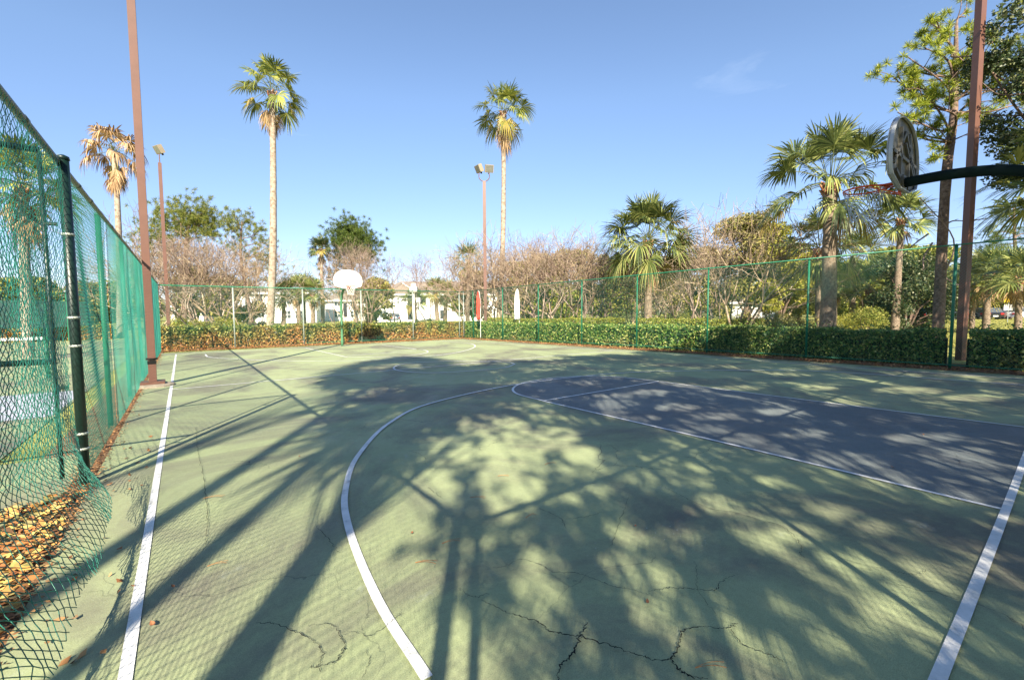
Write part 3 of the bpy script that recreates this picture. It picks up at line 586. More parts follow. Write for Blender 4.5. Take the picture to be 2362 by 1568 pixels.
def palm(name, b, top, r0, r1, label, cat='palm tree', group=None, kind='wash', nf=34, lp=.9, lf_=.8, nl=30, dead=8, mleaf=None, lean=0., skirt=0., boots=14, elr=(-.5, 1.45), sc_=1., droop=.45, manual=None):
    b = A(b, float); top = A(top, float); t = empty(name, b, label, cat, group); tp = top-b
    mleaf = mleaf or (m_frond if kind == 'wash' else m_frondsab)
    tr = m_bark_w if kind == 'wash' else m_bark_s
    mid = [tp*.35+A([lean, 0, 0]), tp*.7+A([lean*.8, 0, 0])]
    trunkmesh([(0, 0, -.2), (0, 0, .15), *mid, tp], [r0*1.25, r0, (r0+r1)/2*.98, r1, r1*1.05], tr, t)
    GL, DL, SP, YL = [], [], [], []
    ang = rng.random()*6
    for i in range(nf):
        f = (i+.5)/nf; el = elr[1]+(elr[0]-elr[1])*f**1.1+rng.normal()*.10; az = ang+i*2.39996+rng.normal()*.15
        o_ = tp+A([math.cos(az)*r1*.6, math.sin(az)*r1*.6, .25*(1-f)])*sc_
        V, S = fan(o_, az, el, lp*sc_*(.75+.35*f+rng.normal()*.06), lf_*sc_*(1+rng.normal()*.08), nl, 2.2 if kind == 'wash' else 2.0, droop*(.6+.8*f), .05*sc_ if kind == 'wash' else .042*sc_, .28 if kind == 'wash' else .45)
        (YL if f > .88 and rng.random() < .5 else GL).append(V); SP += S
    for i in range(dead):
        az = ang+i*2.1+rng.normal()*.3; o_ = tp+A([math.cos(az)*r1, math.sin(az)*r1, -.15-skirt*rng.random()])
        V, S = fan(o_, az, -.9-rng.random()*.45, lp*.6*sc_, lf_*.8*sc_, max(14, nl//2), 1.1, 1.1, .03*sc_, .1, hang=1.5); DL.append(V); SP += S
    fanmesh('fronds', GL, mleaf, t)
    if YL: fanmesh('yellowing_fronds', YL, m_frondy, t)
    if DL: fanmesh('dead_fronds', DL, m_dead, t)
    segs('petioles', SP, m_petiole, t, 4)
    S = []
    for i in range(boots):
        az = i*2.4; z = -.1-.45*sc_*(i/boots); o_ = tp+A([math.cos(az)*r1*.8, math.sin(az)*r1*.8, z]); q = o_+A([math.cos(az)*.16, math.sin(az)*.16, .22])*sc_*(.7+.6*rng.random()); S.append([*o_, *q, .07*sc_, .03*sc_])
    if S: segs('frond_stubs', S, m_boot, t, 5)
    return t
def vpalm(name, pxb, D, pxt, pyt, wpx, label, **k):
    b = base(pxb, D); top = pt(pxt, pyt, D); top = A([top[0], top[1], top[2]])
    return palm(name, b, top, wpx*D/F/2, wpx*D/F/2*k.pop('taper', .7), label, **k)
# tall washingtonias
vpalm('washington_palm', 622, 30, 627, 212, 18, 'tallest fan palm with a pale smooth trunk left of the far hoop', nf=22, lp=1.45, lf_=1.15, nl=26, dead=5, skirt=.9, droop=.7, taper=.72, elr=(-.75, 1.35), lean=.15)
vpalm('washington_palm', 1149, 36, 1160, 258, 14, 'tall fan palm with a pale trunk right of the twin floodlight pole', nf=24, lp=1.5, lf_=1.3, nl=26, dead=9, skirt=1.6, droop=.7, taper=.75, elr=(-.7, 1.4), lean=.25)
vpalm('washington_palm', 277, 33, 264, 352, 14, 'dried-out brown fan palm behind the left fence', nf=19, lp=1.35, lf_=1.1, nl=26, dead=14, skirt=1.5, taper=.8, droop=1.3, elr=(-.5, 1.35), mleaf=m_dead, lean=.1)
vpalm('washington_palm', 66, 17, 50, 428, 22, 'fan palm seen through the gate mesh at far left', nf=24, lp=1.0, lf_=.95, nl=26, dead=10, skirt=1.2, taper=.8)
vpalm('washington_palm', 745, 55, 740, 575, 9, 'small distant fan palm with thin trunk left of the far hoop', nf=26, lp=.9, lf_=1.0, nl=20, dead=6, skirt=1., taper=.8, mleaf=m_leafd)
# sabals
S2 = dict(kind='sabal')
vpalm('cabbage_palm', 1906, 19.5, 1914, 425, 35, 'largest cabbage palm with thick trunk just left of the near hoop', nf=30, lp=1.9, lf_=1.45, nl=46, dead=1, boots=34, taper=.78, elr=(-.2, 1.45), lean=.12, droop=.62, **S2)
vpalm('cabbage_palm', 1893, 26, 1890, 575, 26, 'cabbage palm half hidden behind the largest one', nf=26, lp=1.6, lf_=1.3, nl=44, dead=3, boots=24, elr=(-.4, 1.4), droop=.65, **S2)
vpalm('cabbage_palm', 1494, 27, 1494, 556, 21, 'cabbage palm standing alone in the middle of the right fence view', nf=42, lp=1.9, lf_=1.6, nl=44, dead=5, skirt=.4, boots=26, elr=(-.4, 1.45), droop=.65, **S2)
vpalm('cabbage_palm', 2063, 30, 2078, 505, 17, 'slim cabbage palm below the near net', nf=26, lp=1.1, lf_=1.15, nl=30, dead=2, boots=18, **S2)
vpalm('cabbage_palm', 1963, 36, 1970, 595, 14, 'cabbage palm right of the largest trunk', nf=24, lp=1.4, lf_=1.5, nl=28, dead=4, **S2)
for px, pt_, py, D, lb in ((654, 654, 682, 52, 'leftmost of the small cabbage palms before the white apartments'), (690, 687, 673, 50, 'second of the small cabbage palms before the white apartments'), (701, 700, 665, 54, 'third small cabbage palm, just left of the stop sign'), (722, 722, 678, 50, 'rightmost small cabbage palm at the apartment end wall'),
                           (848, 850, 712, 55, 'short leaning cabbage palm right of the far hoop post'), (958, 955, 693, 62, 'round-crowned cabbage palm before the apartment stairs'), (1010, 1003, 672, 56, 'cabbage palm left of the far right corner'), (1026, 1028, 676, 60, 'cabbage palm nearest the far right corner post'), (1078, 1080, 600, 50, 'cabbage palm rising above the bare trees by the far corner')):
    vpalm('cabbage_palm', px, D, pt_, py, 11, lb, nf=22, lp=1.1, lf_=1.3 if px != 1078 else 1.8, nl=20, dead=4, boots=8, kind='sabal', group='small cabbage palms in the distance')
for px, pt_, py, D, w_, lb in ((2240, 2243, 655, 33, 12, 'cabbage palm just right of the brown pole at right'), (2272, 2280, 632, 31, 15, 'cabbage palm in front of the black parked car'), (2346, 2352, 640, 27, 15, 'cabbage palm at the right edge of the photo'), (1925, 1925, 660, 40, 10, 'low cabbage palm right of the largest trunk'), (2002, 2002, 665, 34, 10, 'short bushy palm left of the dark shrub')):
    vpalm('cabbage_palm', px, D, pt_, py, w_, lb, nf=26, lp=1.1, lf_=1.25, nl=26, dead=4, kind='sabal', group='cabbage palms at the right')
# ------------------------------------------------------------------ bare trees
def bare_mesh(seed, hgt, spread, stems=5, depth=6, twig=3, up_=.5):
    r_ = np.random.default_rng(seed); S = []
    def grow(p, d, ln, r, k):
        n_ = 3; q = p
        for i in range(n_):
            d = nrm(d+r_.normal(size=3)*.16+A([0, 0, .03])); e = q+d*ln/n_; S.append([*q, *e, r*(1-.12*i), r*(1-.12*(i+1))]); q = e
            if 1 <= k <= 3 and r_.random() < .5:
                grow(q, nrm(d+r_.normal(size=3)*.7), ln*.55, r*.5, max(0, k-2))
        if k <= 0: return
        for j in range(2 if r_.random() < .74 else 3):
            nd_ = nrm(d+r_.normal(size=3)*(.40+.05*(depth-k))*spread+A([0, 0, up_*.45])); grow(q, nd_, ln*(.78+.12*r_.random()), r*.66, k-1)
    for s in range(stems):
        a = s*6.283/stems+r_.random(); d = nrm(A([math.cos(a)*.36*spread, math.sin(a)*.36*spread, 1.])); grow(A([math.cos(a)*.15, math.sin(a)*.15, -.1]), d, hgt*.27, hgt*.0095, depth)
    S = A(S); zt = np.percentile(S[:, 5], 99.7); S[:, :6] *= hgt/zt; S[:, 6:] = np.maximum(S[:, 6:], .0050)
    return S
BV = {}
for i, (st, dp, spr) in enumerate(((5, 5, 1.0), (4, 5, 1.2), (6, 5, .9), (5, 5, 1.3))):
    BV['c%d' % i] = (bare_mesh(20+i, 1*6.5, spr, st, dp), m_twig if i % 2 else m_twigp)
BV['t0'] = (bare_mesh(41, 12., 1.1, 2, 5, up_=.8), m_twig2); BV['t1'] = (bare_mesh(42, 12., 1.3, 1, 6, up_=.8), m_twig2)
BM = {}
def bare(px, D, ytop, var, label, group, cat='bare tree', name='crape_myrtle', wide=1.):
    if var[0] == 'c': ytop -= 14+random.random()*22
    b = base(px, D); top = pt(px, ytop, D)[2]; hh = 6.5 if var[0] == 'c' else 12.
    e = empty(name, (b[0], b[1], 0), label, cat, group, random.random()*6.28, top/hh); e.scale = (top/hh*wide, top/hh*wide, top/hh)
    if var not in BM:
        S, m_ = BV[var]; big = S[:, 6] > .03 if var[0] == 'c' else S[:, 6] > .05
        a = segs('trunk', S[big], m_, None, 6); c = segs('branches', S[~big], m_, None, 3); BM[var] = (a, c); a.parent = e; c.parent = e
    else:
        for q in BM[var]: c = q.copy(); COL.objects.link(c); c.parent = e
    return e
near = ['left of', 'behind', 'right of']
bl = [(418, 34, 560, 'c0', 'bare crape myrtle just right of the single floodlight pole'), (350, 36, 575, 'c1', 'bare crape myrtle behind the nearest brown pole'), (462, 32, 572, 'c2', 'bare crape myrtle behind the first pale fence post, left side'), (515, 33, 562, 'c3', 'densest bare crape myrtle left of the first pale fence post'),
      (558, 35, 580, 'c1', 'bare crape myrtle between the first pale post and the tallest palm'), (600, 40, 610, 'c0', 'bare crape myrtle directly left of the tallest palm trunk'),  (500, 43, 575, 'c0', 'pinkish bare tree in the second row at left'),  
      (815, 38, 585, 'c1', 'bare tree directly behind the far backboard'), (850, 37, 570, 'c0', 'bare tree just right of the far backboard'), (828, 45, 575, 'c2', 'bare tree in the second row behind the far hoop'),
      (1085, 37, 605, 'c0', 'bare tree behind the red flag'),  (1130, 40, 590, 'c3', 'bare tree behind the twin floodlight pole'),
      (1170, 33, 560, 'c1', 'bare crape myrtle between the middle palm and the white banner'), (1215, 37, 585, 'c2', 'bare crape myrtle right of the white banner'), (1248, 31, 590, 'c0', 'bare crape myrtle left of the fifth green post'), (1290, 36, 555, 'c3', 'bare crape myrtle with pinkish top'), (1310, 32, 545, 'c1', 'tallest of the middle crape myrtles'), (1352, 31, 590, 'c2', 'bare crape myrtle behind the green post right of centre'), (1400, 34, 600, 'c0', 'bare crape myrtle left of the lone cabbage palm'),  
      (1455, 33, 620, 'c3', 'low bare tree beside the lone cabbage palm trunk, left'), (1535, 30, 590, 'c1', 'bare tree just right of the lone cabbage palm'), (1580, 35, 575, 'c0', 'bare tree between the lone palm and the sixth green post'), (1620, 40, 560, 'c2', 'back row bare tree behind the right fence, reddish'),  (1785, 38, 600, 'c1', 'bare tree left of the largest cabbage palm')]
for px, D, yt, v, lb in bl: bare(px, D, yt, v, lb, 'bare crape myrtles beyond the hedges', wide=.7 if 590 < px < 1060 else 1.15)
bare(1705, 24, 478, 'c3', 'largest open bare crape myrtle with brown arching limbs behind the right fence', 'bare crape myrtles beyond the hedges', wide=.98)
bare(1660, 27, 495, 'c1', 'upright bare crape myrtle left of the largest open one', 'bare crape myrtles beyond the hedges', wide=.8)
for px, D, yt, v, lb in ((300, 60, 478, 't0', 'tall grey leafless tree behind the nearest brown pole'), (905, 62, 575, 't1', 'grey leafless tree over the left end of the apartment roof'), (948, 58, 568, 't1', 'sparse grey leafless tree right of the apartment gable'), (985, 66, 590, 't0', 'grey leafless tree above the white box lamp'), (770, 70, 640, 't0', 'low grey leafless tree left of the far hoop'), (655, 75, 620, 't1', 'faint grey leafless tree right of the tallest palm trunk'), (1180, 62, 540, 't0', 'tall thin leafless tree right of the middle palm'), (1340, 60, 560, 't1', 'grey leafless tree top above the middle crape myrtles'), (1270, 64, 545, 't0', 'grey leafless tree top over the olive trees'), (700, 72, 635, 't0', 'faint leafless tree over the small cabbage palms')):
    bare(px, D, yt, v, lb, 'grey leafless trees in the distance', name='leafless_tree')
# ------------------------------------------------------------------ leafy trees
def blob_pts(cs, n):
    cs = A(cs, float); vol = cs[:, 3]**2; k_ = rng.choice(len(cs), n, p=vol/vol.sum()); d = nrm(rng.normal(size=(n, 3))); r = cs[k_, 3]*(rng.random(n)**.45)
    return cs[k_, :3]+d*r[:, None]*A([1, 1, .75])
def broadleaf(name, b, hgt, w_, label, m_, n=9000, size=.22, clumps=26, lowf=.25, group=None, cat='tree', tr=m_bark_p, seed=0, crop=.22):
    r_ = np.random.default_rng(seed); t = empty(name, b, label, cat, group); cs = []
    for i in range(clumps):
        a = r_.random()*6.28; f = lowf+(1-lowf)*r_.random(); rr = w_/2*math.sqrt(max(.05, 1-((f-lowf)/(1-lowf)*1.75-.75)**2*.9)) if f > 0 else 0
        q = rr*math.sqrt(r_.random())*.85; rad = w_*(.12+.12*r_.random()); cs.append((math.cos(a)*q, math.sin(a)*q, min(hgt-rad*.7, f*hgt), rad))
    S = []
    for c in cs[::2]:
        m_id = A([c[0]*.3, c[1]*.3, c[2]*.55]); S.append([0, 0, hgt*lowf*.5, *m_id, hgt*.012, hgt*.009]); S.append([*m_id, *c[:3], hgt*.009, hgt*.003])
    S.append([0, 0, -.1, 0, 0, hgt*lowf*.6, hgt*.02, hgt*.015])
    segs('trunk', S, tr, t, 6)
    cards('crown', blob_pts(cs, n), size*(.6+.8*r_.random(n)), m_, t, .6)
    return t
def vtree(px, D, ytop, wpx, label, m_, **k):
    b = base(px, D); top = pt(px, ytop, D)[2]; return broadleaf(k.pop('name', 'leafy_tree'), (b[0], b[1], 0), top, wpx*D/F, label, m_, **k)
i = 0
for px, D, yt, wp, m_, n_, lb in (
    (1245, 52, 590, 120, m_leafo, 7000, 'rounded olive evergreen behind the white banner'), (1320, 55, 575, 130, m_leafo, 8000, 'tallest rounded olive evergreen behind the middle crape myrtles'), (1385, 52, 590, 120, m_leafo, 6000, 'olive evergreen left of the lone cabbage palm'), (1460, 60, 590, 150, m_leafo, 6000, 'olive tree mass behind the lone cabbage palm'), (1560, 62, 590, 120, m_leafo, 6000, 'olive tree between the lone palm and the big crape myrtle'), (1190, 60, 605, 110, m_leafo, 5000, 'olive tree right of the middle palm'),
    (1720, 38, 500, 190, m_leafo, 18000, 'olive-gold tree behind the big open crape myrtle'), (1800, 37, 515, 150, m_leafy, 12000, 'yellow-green tree left of the largest cabbage palm'), (1840, 44, 580, 120, m_leafy, 9000, 'low yellow-green tree behind the largest palm trunk'), (1640, 60, 570, 120, m_leafo, 6000, 'far olive tree behind the crape myrtle'),
    (1970, 62, 600, 150, m_leafm, 9000, 'mid green tree in the backdrop right of the largest palm'), (2055, 66, 570, 130, m_leafm, 9000, 'pale green treetop right of the slim palm'), (2140, 60, 568, 150, m_leafm, 10000, 'mid green tree behind the scarred pine'), (2235, 72, 610, 180, m_leafm, 10000, 'green tree wall behind the parked black car'), (2330, 70, 600, 160, m_leafm, 10000, 'green tree wall behind the white van'), (2420, 66, 580, 170, m_leafm, 8000, 'tree wall past the right edge of the photo'),
    (1900, 70, 620, 150, m_leafy, 7000, 'yellow-green backdrop tree between the palms'), (2185, 78, 640, 160, m_leafy, 8000, 'yellow-green tree behind the brown pole at right'), (2290, 80, 655, 160, m_leafy, 8000, 'yellow-green shrubs behind the car park'), (2010, 48, 640, 110, m_leafm, 8000, 'bushy tree left of the dark shrub'),
    (540, 54, 632, 130, m_leafo, 5000, 'olive tree deep behind the left crape myrtles'), (455, 56, 615, 110, m_leafm, 4000, 'green tree deep behind the floodlight pole'), (868, 60, 640, 90, m_leafo, 4000, 'olive tree right of the far backboard'), (1090, 58, 622, 100, m_leafo, 5000, 'olive tree behind the red banner'), (1420, 50, 625, 120, m_leafm, 6000, 'green tree low behind the lone cabbage palm, left'), (1290, 48, 640, 130, m_leafm, 6000, 'green tree low behind the middle crape myrtles'),
    (90, 44, 640, 120, m_leafm, 6000, 'green tree beyond the tennis court, seen through the gate'), (10, 40, 640, 130, m_leafm, 6000, 'green tree at the left edge seen through the mesh'), (200, 46, 650, 110, m_leafo, 5000, 'olive tree seen through the left fence'), (300, 50, 640, 120, m_leafm, 6000, 'green tree behind the left fence posts')):
    i += 1; vtree(px, D, yt, wp, lb, m_, n=int(n_*1.5), size=.0058*D, seed=i, lowf=.18, group='leafy trees beyond the court')
vtree(2092, 31, 585, 165, 'large dark glossy shrub-like tree between the slim palm and the pine', m_leafd, n=30000, size=.14, seed=77, lowf=.05, clumps=40, name='dark_tree')
# far wood closing the horizon
P_ = []
for k_ in range(420):
    px = -200+k_*6.8; D = 105+rng.random()*30; q = base(px, D); hgt = 6.5+2.2*math.sin(k_*.13)+rng.random()*2.5
    P_.append((q[0], q[1], hgt*.45, hgt*.5))
C = blob_pts(P_, 60000); C[:, 2] = np.abs(C[:, 2]*1.2)
tag(cards('distant_wood', C, .95*(.6+.7*rng.random(len(C))), mat('hazy_leaf', 0, .8, island=rampc((.13, .13, .07), (.27, .24, .13), (.36, .28, .19), (.20, .22, .09)), trans=.2), None, .6), 'hazy far-off wood closing the horizon all round', 'wood', kind='stuff')
# shrubs & low hedges beyond
def shrub(px, D, ytop, wpx, label, m_, n=5000, size=.09, seed=1, name='shrub', h=None):
    b = base(px, D); top = pt(px, ytop, D)[2] if h is None else h; r_ = np.random.default_rng(seed); W = wpx*D/F
    t = empty(name, (b[0], b[1], 0), label, 'shrub', 'shrubs beyond the hedges'); cs = [(r_.normal()*W*.25, r_.normal()*W*.2, top*.35+r_.random()*top*.3, top*.38) for _ in range(8)]
    C = blob_pts(cs, n); C[:, 2] = np.abs(C[:, 2]); cards('foliage', C, size*(.6+.8*rng.random(n)), m_, t, .6)
    S = [[0, 0, 0, *c[:3], .03, .01] for c in cs]; segs('stems', S, m_bark_p, t, 4); return t
for q in ((470, 31, 726, 60, 'yellow-green shrubs under the left crape myrtles', m_leafy), (530, 32, 730, 50, 'yellow-green shrub left of the first pale post', m_leafy), (420, 33, 727, 50, 'yellow-green shrub beside the floodlight pole', m_leafy), (1200, 40, 716, 50, 'dark green shrub right of the white banner', m_leafd), (1262, 42, 712, 60, 'rounded dark green shrub behind the fifth green post', m_leafd), (1145, 38, 722, 60, 'dark green shrub by the middle palm foot', m_leafd), (1560, 36, 706, 60, 'mid green shrub right of the lone cabbage palm', m_leafm), (1600, 42, 700, 80, 'dark green bush behind the sixth green post', m_leafd), (1700, 38, 708, 70, 'green bush behind the big crape myrtle', m_leafm), (1420, 44, 705, 90, 'dark bush under the trees left of the lone palm', m_leafd),
          (1780, 24, 702, 70, 'clump of brown-green ornamental grass left of the largest palm', m_leafo), (1840, 26, 715, 50, 'ornamental grass clump beside the largest palm foot', m_leafo), (1950, 30, 715, 70, 'light green shrub right of the largest palm foot', m_leafy), (1990, 26, 690, 60, 'palmetto bush right of the largest palm', m_leafm), (595, 44, 738, 40, 'clipped dark bush left of the tallest palm', m_leafd), (985, 60, 731, 55, 'clipped dark bush right of the apartment stairs', m_leafd), (1500, 50, 700, 100, 'shadowy bush behind the lone palm', m_leafd)):
    shrub(*q, seed=int(q[0]), n=3500)
def lowhedge(pa, pb, D0, D1, h_, label, n, m_):
    a = base(pa, D0); b = base(pb, D1); return hedge('hedge', a[:2], b[:2], .9, h_, n, m_, label, .09)
m_hedgey = hedge_mat('hedge_leaf_yellow', rampc((.10, .13, .02), (.24, .26, .03), (.36, .34, .06)), rampc((.03, .06, .015), (.08, .12, .03)), .5, 1.2, -.5)
lowhedge(1120, 1440, 31, 29, 1.22, 'low yellow-topped hedge behind the right-hand hedge, left stretch', 16000, m_hedgey); lowhedge(1470, 1760, 27, 24, 1.2, 'low yellow-topped hedge behind the right-hand hedge, right stretch', 14000, m_hedgey)
# ------------------------------------------------------------------ pines
def tufts(C, n_, ln, m_, parent, name='needles', out_=None):
    C = A(C); k_ = len(C); d = nrm(rng.normal(size=(k_*n_, 3))+A([0, 0, .35])); c = np.repeat(C, n_, 0); l_ = ln*(.7+.5*rng.random((k_*n_, 1))); s = nrm(np.cross(d, rng.normal(size=d.shape)))*ln*.035
    V = np.stack([c-s*.5, c+s*.5, c+d*l_*.6+s, c+d*l_*.6-s, c+d*l_], 1)
    idx = (np.arange(k_*n_)*5)[:, None]; Fq = np.c_[idx, idx+1, idx+2, idx+3]
    # tip as degenerate-free quad: reuse
    Ft = np.c_[idx+3, idx+2, idx+4]
    return mesh(name, V.reshape(-1, 3), [tuple(x) for x in Fq.tolist()]+[tuple(x) for x in Ft.tolist()], m_, parent)
def limb(S, p, q, r, tips, nb=4, sp=.5, sub=True):
    p = A(p, float); q = A(q, float); c = curve([p, (p+q)/2+rng.normal(size=3)*np.linalg.norm(q-p)*.08, q], 5); ln = np.linalg.norm(q-p)
    for i_ in range(len(c)-1): f = i_/len(c); S.append([*c[i_], *c[i_+1], r*(1-.7*f), r*(1-.7*(f+.1))])
    tips.append(q)
    if sub:
        for _ in range(nb):
            f = .35+.65*rng.random(); j = int(f*(len(c)-1)); o_ = c[j]; e = o_+nrm(nrm(q-p)+rng.normal(size=3)*.9+A([0, 0, .3]))*ln*sp*(.5+.5*rng.random()); limb(S, o_, e, r*.4, tips, 0, sub=False)
            for g_ in (.6, .85): tips.append(o_+(e-o_)*g_+rng.normal(size=3)*.1)
def vpine(name, pxb, D, nodes, label, limbs, trad, m_, ntuft=40, ln=.28, spread=1., extra=3, clum=.35, group=None):
    """nodes: trunk px,py list; limbs: (px,py on trunk -> px,py tip) depth jitter"""
    b = base(pxb, D); t = empty(name, (b[0], b[1], 0), label, 'pine tree', group); off = lambda px, py, dd=0.: pt(px, py, D+dd)-A([b[0], b[1], 0])
    P = [(0, 0, -.1)]+[off(*n_) for n_ in nodes]; trunkmesh(P, [trad, trad*.9, trad*.8, trad*.55, trad*.3], m_bark_p, t, 12)
    S = []; tips = []
    for (a, c_, d_, e) in limbs: limb(S, off(a, c_), off(d_, e, rng.normal()*.8*spread), trad*.28, tips, 4)
    segs('branches', S, m_bark_p, t, 5); T = []
    for q in tips:
        for _ in range(extra): T.append(q+rng.normal(size=3)*clum*spread)
    tufts(T, ntuft, ln, m_, t); return t
vpine('pine_tree', 2160, 17, [(2180, 430), (2200, 250), (2205, 60)], 'tall pine with bare scarred trunk right of the near backboard', [(2190, 330, 2080, 290), (2192, 300, 2070, 260), (2195, 260, 2060, 180), (2195, 250, 2090, 130), (2200, 190, 2130, 110), (2203, 120, 2160, 50), (2205, 80, 2225, 40), (2200, 160, 2270, 110), (2200, 200, 2300, 150), (2198, 240, 2320, 130), (2195, 290, 2250, 250), (2190, 330, 2150, 250), (2188, 350, 2200, 230), (2188, 300, 2130, 220), (2192, 280, 2340, 200), (2195, 230, 2110, 200), (2200, 200, 2200, 150), (2200, 150, 2340, 90), (2200, 230, 2290, 190), (2198, 180, 2100, 160), (2200, 120, 2240, 130), (2200, 330, 2110, 310), (2195, 260, 2350, 240)], .185, m_needle, ntuft=80, ln=.24, extra=1, clum=.10)
# dead limbs of the same pine hang below the crown: part of the tree
pine = bpy.data.objects['pine_tree']; pb = A(pine.location); S = []; tp_ = []
for a in ((2175, 640, 2120, 455), (2176, 640, 2240, 670), (2178, 520, 2240, 512), (2180, 405, 2250, 380), (2140, 540, 2070, 600), (2150, 560, 2130, 620), (2183, 330, 2250, 300), (2240, 512, 2275, 505)):
    limb(S, pt(a[0], a[1], 17)-pb, pt(a[2], a[3], 16.6)-pb, .035, tp_, 3, .3)
S = A(S); S[:, 6:] = np.maximum(S[:, 6:], .008); segs('dead_branches', S, m_twig2, pine, 5)
vpine('pine_tree', 425, 52, [(428, 600), (432, 540), (440, 490)], 'broad umbrella-topped pine behind the single floodlight pole', [(430, 560, 360, 530), (430, 550, 375, 515), (430, 540, 400, 495), (435, 520, 440, 485), (435, 520, 470, 490), (432, 540, 500, 510), (430, 560, 490, 540), (430, 560, 345, 560), (435, 520, 420, 505), (430, 540, 455, 510), (430, 570, 360, 585)], .3, m_needlem, ntuft=40, ln=.42, extra=6, clum=.75, spread=1.3, group='pines at the left')
vpine('pine_tree', 585, 46, [(570, 680), (555, 590), (558, 510)], 'irregular open pine just left of the tallest palm trunk', [(557, 560, 520, 510), (558, 540, 545, 495), (558, 520, 575, 505), (560, 550, 600, 530), (560, 570, 615, 560), (560, 590, 630, 560), (562, 600, 600, 590), (565, 620, 610, 620), (560, 600, 535, 560), (575, 680, 635, 640), (556, 550, 530, 530), (570, 640, 620, 600)], .22, m_needlem, ntuft=34, ln=.34, extra=3, clum=.45, group='pines at the left')
vpine('pine_tree', 822, 60, [(815, 640), (808, 580), (806, 540)], 'dense dark pine above the far backboard', [(806, 570, 770, 575), (806, 560, 785, 545), (806, 550, 800, 528), (806, 550, 825, 535), (808, 565, 850, 560), (808, 570, 860, 580), (808, 580, 780, 590), (808, 580, 835, 585), (806, 560, 810, 545), (810, 620, 770, 640), (808, 575, 820, 560)], .24, m_needled, ntuft=46, ln=.42, extra=9, clum=.75, spread=1.3, group='pines at the left')
vpine('pine_tree', 2350, 40, [(2345, 640), (2340, 560), (2338, 480)], 'dark pine boughs at the right edge above the fence rail', [(2340, 560, 2290, 560), (2340, 540, 2285, 535), (2340, 520, 2310, 490), (2340, 500, 2360, 470), (2340, 550, 2390, 540), (2340, 580, 2300, 590)], .2, m_needled, ntuft=36, ln=.3, extra=4, clum=.4)
# ------------------------------------------------------------------ oak at the right edge and the trees behind the camera
def oak(name, b, crown, hgt, rad, label, n, size, m_=m_leafd, clumps=40, seed=0, trunk_r=.3, crad=(.7, 1.3), group=None, cat='tree', limbs=14, keep=None):
    r_ = np.random.default_rng(seed); b = A(b, float); t = empty(name, b, label, cat, group); c0 = A(crown, float)-b; cs = []
    while len(cs) < clumps:
        d = nrm(r_.normal(size=3)); q = c0+d*A([rad, rad, hgt])*(r_.random()**.4)
        if keep is None or keep(q+b): cs.append((*q, crad[0]+(crad[1]-crad[0])*r_.random()))
    S = []; trunkmesh([(0, 0, -.1), c0*A([.2, .2, .35]), c0*A([.6, .6, .6])], [trunk_r*1.2, trunk_r, trunk_r*.7], m_bark_p, t)
    for c in cs[:limbs*2]:
        m_id = c0*A([.6, .6, .62])+(A(c[:3])-c0)*.35; limb(S, c0*A([.6, .6, .6]), m_id, trunk_r*.4, [], 0, sub=False); limb(S, m_id, c[:3], trunk_r*.2, [], 2, .4)
    segs('limbs', S, m_bark_p, t, 6); C = blob_pts(cs, n)
    if keep is not None: C = C[[keep(q+b) for q in C]]
    cards('crown', C, size*(.6+.8*r_.random(len(C))), m_, t, .5); return t
kr = lambda q: True
oak('oak_tree', (14.2, -5.6, 0), (14.9, -4.9, 9.5), 4.8, 2.3, 'unseen narrow oak added to throw dappled shade on the right-hand light pole', 24000, .13, clumps=64, seed=9, crad=(.4, .9), group='unseen trees added to shade the court')  # tree added out of view to dapple the light pole
oc = pt(2500, 190, 13.5); oak('oak_tree', (oc[0]+2, oc[1]-2.5, 0), oc, 3.6, 2.9, 'dark leafy oak overhanging the top right corner of the photo', 30000, .12, clumps=70, seed=5, crad=(.3, .7))
vpalm('cabbage_palm', 2500, 13, 2480, 400, 36, 'palm fronds drooping in at the right edge behind the arm', nf=26, lp=1.3, lf_=1.2, nl=36, dead=2, kind='sabal')
# behind the camera: (ground point shaded, height) -> caster position
cot = 1/math.tan(EL)
def caster(x, y, z): return A([x-SD[0]*cot*z, y-SD[1]*cot*z, 0.])
def slim(x, y, tback, x2, y2, label, r, kind, nf=30):   # trunk whose shadow runs from (x,y); crown shadow centre at (x2,y2)
    b = A([x, y, 0])-A([SD[0], SD[1], 0])*tback; dist = math.hypot(x2-b[0], y2-b[1]); z = dist/cot
    return palm('cabbage_palm', b, b+A([0, 0, z]), r, r*.8, label, kind=kind, nf=nf, lp=1.2, lf_=1.2, nl=26, dead=6, boots=8, group='palms behind the camera')
slim(-.7, 3.69, 9, 5.3, 12.4, 'palm behind the camera throwing the longest trunk shadow', .12, 'sabal', 34)
slim(-.3, 3.06, 7.5, 3.2, 8.6, 'palm behind the camera throwing the middle trunk shadow', .10, 'sabal', 14)
slim(.05, 2.3, 6.5, 2.9, 7.0, 'short palm behind the camera', .10, 'sabal', 8)
